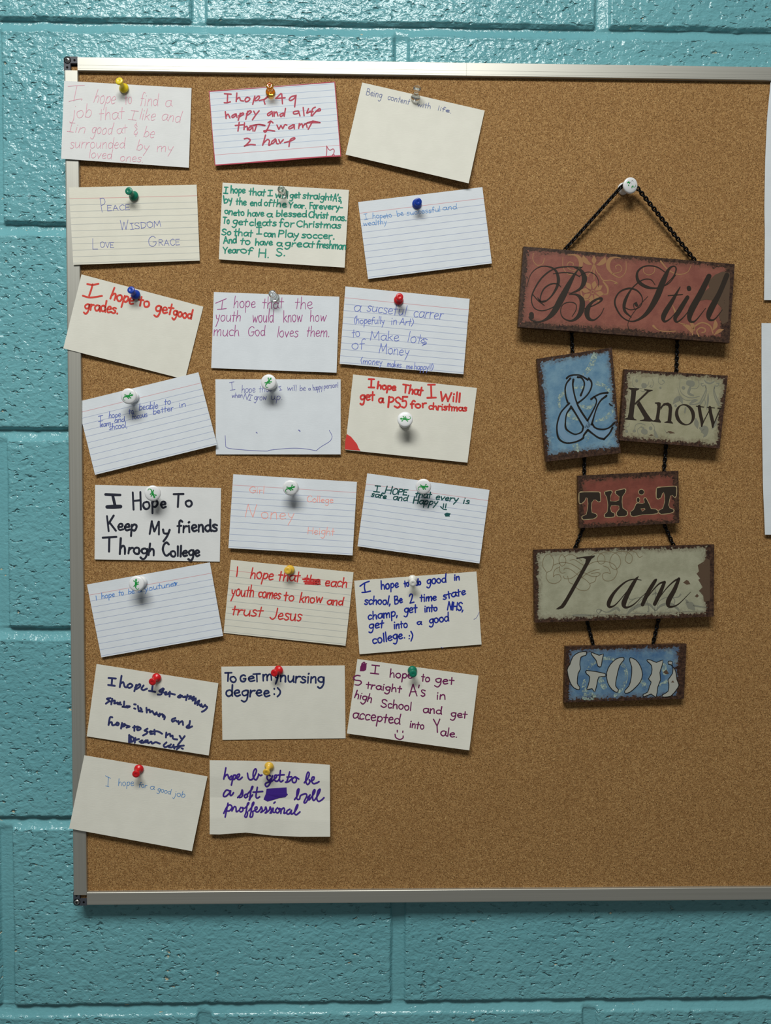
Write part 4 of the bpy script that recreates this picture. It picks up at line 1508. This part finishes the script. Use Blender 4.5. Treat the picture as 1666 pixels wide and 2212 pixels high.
# I am
c = [(1153.2, 1188.0), (1543.4, 1176.2), (1542.2, 1332.0), (1155.6, 1345.2)]
p5, s5 = plaque(c, (9.5, 9.5, 12.0, 12.0), lambda W, H: mat_plaque('grey cream painted board', (164, 163, 140), (148, 147, 124), W, H, (0, 5, -1, 0)), label='cream plaque reading I am')
O5, K5 = (1130, 1160), 440 / 1666.0
lp = ["190,285,5 160,230,5 175,165,5 215,140,5 250,190,5 235,265,5 195,290,5", "300,220,5 295,180,5 320,145,5 350,180,5 345,220,5 318,238,5 298,215,5", "195,290,5 190,330,5 215,370,5 265,380,5 310,350,5 300,310,5 265,310,5 248,325,5 260,270,5 300,245,5",
      "300,240,5 300,275,5 318,295,5 345,290,5", "335,270,5 345,255,5 390,265,5 450,310,5 520,355,5 550,395,5 530,430,5 490,438,5 450,425,5 425,390,5 470,340,5 530,295,5 590,270,5 625,265,5", "330,320,5 345,340,5 400,335,5 470,280,5 540,225,5 600,200,5 680,200,5 750,230,5 770,290,5 740,345,5 690,360,5 655,340,5 655,300,5 690,290,5 715,300,5 700,255,5 655,235,5",
      "365,320,5 380,370,5 410,385,5", "600,320,5 590,360,5 550,380,5", "250,230,5 310,210,5 380,215,5 440,245,5 500,290,5 560,320,5 610,320,5 632,300,5 610,290,5 560,300,5", "335,165,5 390,140,5 450,170,5 480,195,5", "385,190,5 420,185,5 470,215,5 520,245,5", "540,165,5 600,130,5 660,150,5 670,200,5 640,222,5 612,200,5 615,160,5 650,130,5 720,120,5 780,150,5 800,210,5 770,260,5 730,255,5 710,210,5 730,150,5 780,120,5 840,120,5 890,150,5 890,200,5 865,215,5 838,190,5 850,140,5 880,115,5 920,125,5 950,165,5 980,155,4"]
art(s5, p5, 'loop_print', m_line, O5, K5, lp, eps=0.10)
bt = ["640,600,14 620,625,6 602,605,6 620,590,6 690,615,8 760,580,22 790,600,16", "850,640,8 880,600,22 950,560,26 1030,550,20 1080,600,10", "860,490,8 880,510,5 930,500,5 975,490,8", "1082,420,6 1084,480,8 1080,560,8 1080,620,8", "1000,490,4 960,520,5 900,600,6", "1090,600,10 1130,560,18 1200,545,22 1260,580,20 1280,610,8", "1180,590,5 1230,560,6 1240,510,6 1190,490,6 1120,520,6 1095,580,5",
      "1020,610,8 1030,600,8 1015,520,5 980,495,5", "1290,470,14 1270,490,8 1230,495,6", "1340,540,20 1370,560,60 1400,590,20", "1400,560,14 1450,570,12 1510,575,4", "400,640,4 440,640,18 500,640,20 560,640,4", "520,640,4 840,630,4", "900,626,4 1220,618,4", "1310,610,4 1470,604,4", "1060,470,6 1085,460,14 1110,470,6", "1330,510,6 1345,530,20 1350,560,10", "850,600,5 870,540,5 920,500,5"]
art(s5, p5, 'scroll_print', m_grey, O5, K5, bt, eps=0.10)
art(s5, p5, 'paint_chip', m_wear, O5, K5, fills=["1310,372 1340,350 1355,360 1370,385 1340,390", "1405,485 1425,465 1440,482 1425,495", "1430,230 1480,200 1500,170 1530,190 1530,520 1480,530 1475,480 1440,440 1470,410 1435,350 1450,340 1420,300 1440,280"], eps=0.09)
art(s5, p5, 'lettering', m_dark, O5, K5, ["968,352,5 905,345,8 835,370,12 750,450,22 705,530,34 708,570,22 755,555,10 830,470,6 890,390,5", "945,322,5 915,360,26 855,470,36 825,545,40 845,576,18 905,552,10 980,480,4", "980,482,4 1040,420,5 1092,348,10", "1090,348,16 1075,368,28 1020,460,32 978,552,30",
      "985,540,5 1055,445,8 1115,382,12 1158,368,18", "1158,370,24 1125,450,32 1078,548,30", "1085,540,5 1170,425,8 1235,362,12 1275,342,18", "1276,342,24 1240,430,34 1190,525,40 1200,570,20 1270,550,9 1372,450,3"],
    ["435,170 500,160 590,150 585,162 560,180 500,290 400,470 350,555 330,580 290,592 268,590 310,560 350,500 440,340 510,210 515,180 490,170 440,180"], eps=0.2, label='dark italic lettering I am')

# GOD
c = [(1222.3, 1397.0), (1483.6, 1391.3), (1477.9, 1509.3), (1218.8, 1517.5)]
p6, s6 = plaque(c, (7.0, 7.0, 7.5, 7.5), lambda W, H: mat_plaque('dusty blue painted board', (104, 134, 156), (68, 102, 138), W, H, (1, 5, 0, 0), (134, 154, 156)), label='blue plaque reading God')
O6, K6 = (1190, 1330), 320 / 1666.0
art(s6, p6, 'scroll_print', m_cream, O6, K6, ["420,600,30 500,520,40 620,480,40 740,500,40 830,580,40 850,700,36 800,820,36 720,900,30", "560,720,60 600,800,60", "380,730,30 380,850,60 480,910,70 380,920,60", "1010,730,50 1060,790,60", "1270,560,60 1290,640,60", "1230,780,30 1300,740,40"], eps=0.08)
GD = ["400,405 395,445 340,465 328,550 335,600 308,650 298,760 325,800 318,832 260,810 215,740 185,610 215,550 250,460 320,412", "460,412 545,445 592,428 580,490 565,572 530,565 510,500 465,445", "402,615 612,650 608,685 540,690 520,770 495,858 465,820 405,832 420,790 440,690 405,655",
      "815,468 822,500 775,560 740,700 730,790 762,830 745,862 690,830 640,750 630,640 670,550 740,485", "895,472 960,500 1010,570 1032,660 1010,740 950,810 890,860 838,872 835,840 880,790 905,700 912,580 890,510",
      "1085,495 1130,500 1190,525 1262,498 1250,570 1228,640 1235,720 1205,800 1185,915 1130,880 1050,912 1040,885 1090,860 1110,800 1130,745 1100,710 1135,650 1135,560 1090,515", "1325,512 1370,518 1362,560 1395,600 1410,650 1420,720 1440,770 1430,810 1350,905 1255,912 1265,885 1320,850 1330,770 1320,720 1370,650 1370,560 1325,545"]
og = [' '.join('%g,%g,9' % p for p in pts(f) + pts(f)[:1]) for f in GD]
m_stone = plain('pale grey stencil letters', (166, 167, 158), 0.5, 0.3)
art(s6, p6, 'lettering', m_stone, O6, K6, fills=GD, eps=0.18, label='pale grey stencil lettering')
art(s6, p6, 'letter_outline', m_black, O6, K6, og, eps=0.24, sub=2)
art(s6, p6, 'paint_chip', m_wear, O6, K6, fills=["1265,635 1300,605 1330,650 1295,658", "1352,750 1375,728 1390,752"], eps=0.26)


# chain
def chain(path, pitch=3.3):
    """curb chain of small oval links along a 3-D polyline"""
    mb = MB(); seg = []; P3 = [Vector(p) for p in path]
    L = [(b - a).length for a, b in zip(P3, P3[1:])]; tot = sum(L); n = max(2, int(round(tot / (pitch * 0.001)))); up = Vector((0, -1, 0))
    for k in range(n):
        s = tot * (k + 0.5) / n; i = 0
        while i < len(L) - 1 and s > L[i]: s -= L[i]; i += 1
        c_ = P3[i] + (P3[i + 1] - P3[i]) * (s / L[i]); t = (P3[i + 1] - P3[i]).normalized()
        a = up.cross(t).normalized(); b = t.cross(a)
        ang = math.radians(42 if k % 2 else -42); e1 = a * math.cos(ang) + b * math.sin(ang); e2 = t.cross(e1)
        vs_, fs_ = [], []; N, Mr = 12, 6; hl, hw, wr = 2.5e-3, 1.55e-3, 0.8e-3
        for i2 in range(N):
            th = 2 * math.pi * i2 / N; d_ = t * (hl * math.cos(th)) + e1 * (hw * math.sin(th)); od = (t * (hw * math.cos(th)) + e1 * (hl * math.sin(th))).normalized()
            for j2 in range(Mr):
                ph = 2 * math.pi * j2 / Mr; vs_.append(c_ + d_ + od * (wr * math.cos(ph)) + e2 * (wr * math.sin(ph)))
        for i2 in range(N):
            for j2 in range(Mr):
                fs_.append((i2 * Mr + j2, ((i2 + 1) % N) * Mr + j2, ((i2 + 1) % N) * Mr + (j2 + 1) % Mr, i2 * Mr + (j2 + 1) % Mr))
        mb.add(vs_, fs_)
    mb.build('chain', m_chain, sign, True)


chain([P(1219, 541, 3.0), P(1224, 535, 4.2), P(1341, 405, 8.5), P(1348, 399, 8.8), P(1358, 397, 9.0), P(1371, 401, 9.0), P(1379, 408, 8.8), P(1500, 561, 4.2), P(1505, 568, 3.0)])
chain([P(1235, 708, 3.2), P(1237, 764, 3.0)])
chain([P(1464, 724, 3.2), P(1461, 812, 3.0)])
chain([P(1263, 982, 3.2), P(1262, 1034, 3.0)])
chain([P(1440, 955, 3.2), P(1434, 1024, 3.0)])
chain([P(1263, 1134, 3.2), P(1239, 1192, 3.0)])
chain([P(1433, 1128, 3.2), P(1459, 1186, 3.0)])
chain([P(1267, 1336, 3.0), P(1284, 1401, 2.6)])
chain([P(1425, 1330, 3.0), P(1409, 1399, 2.6)])
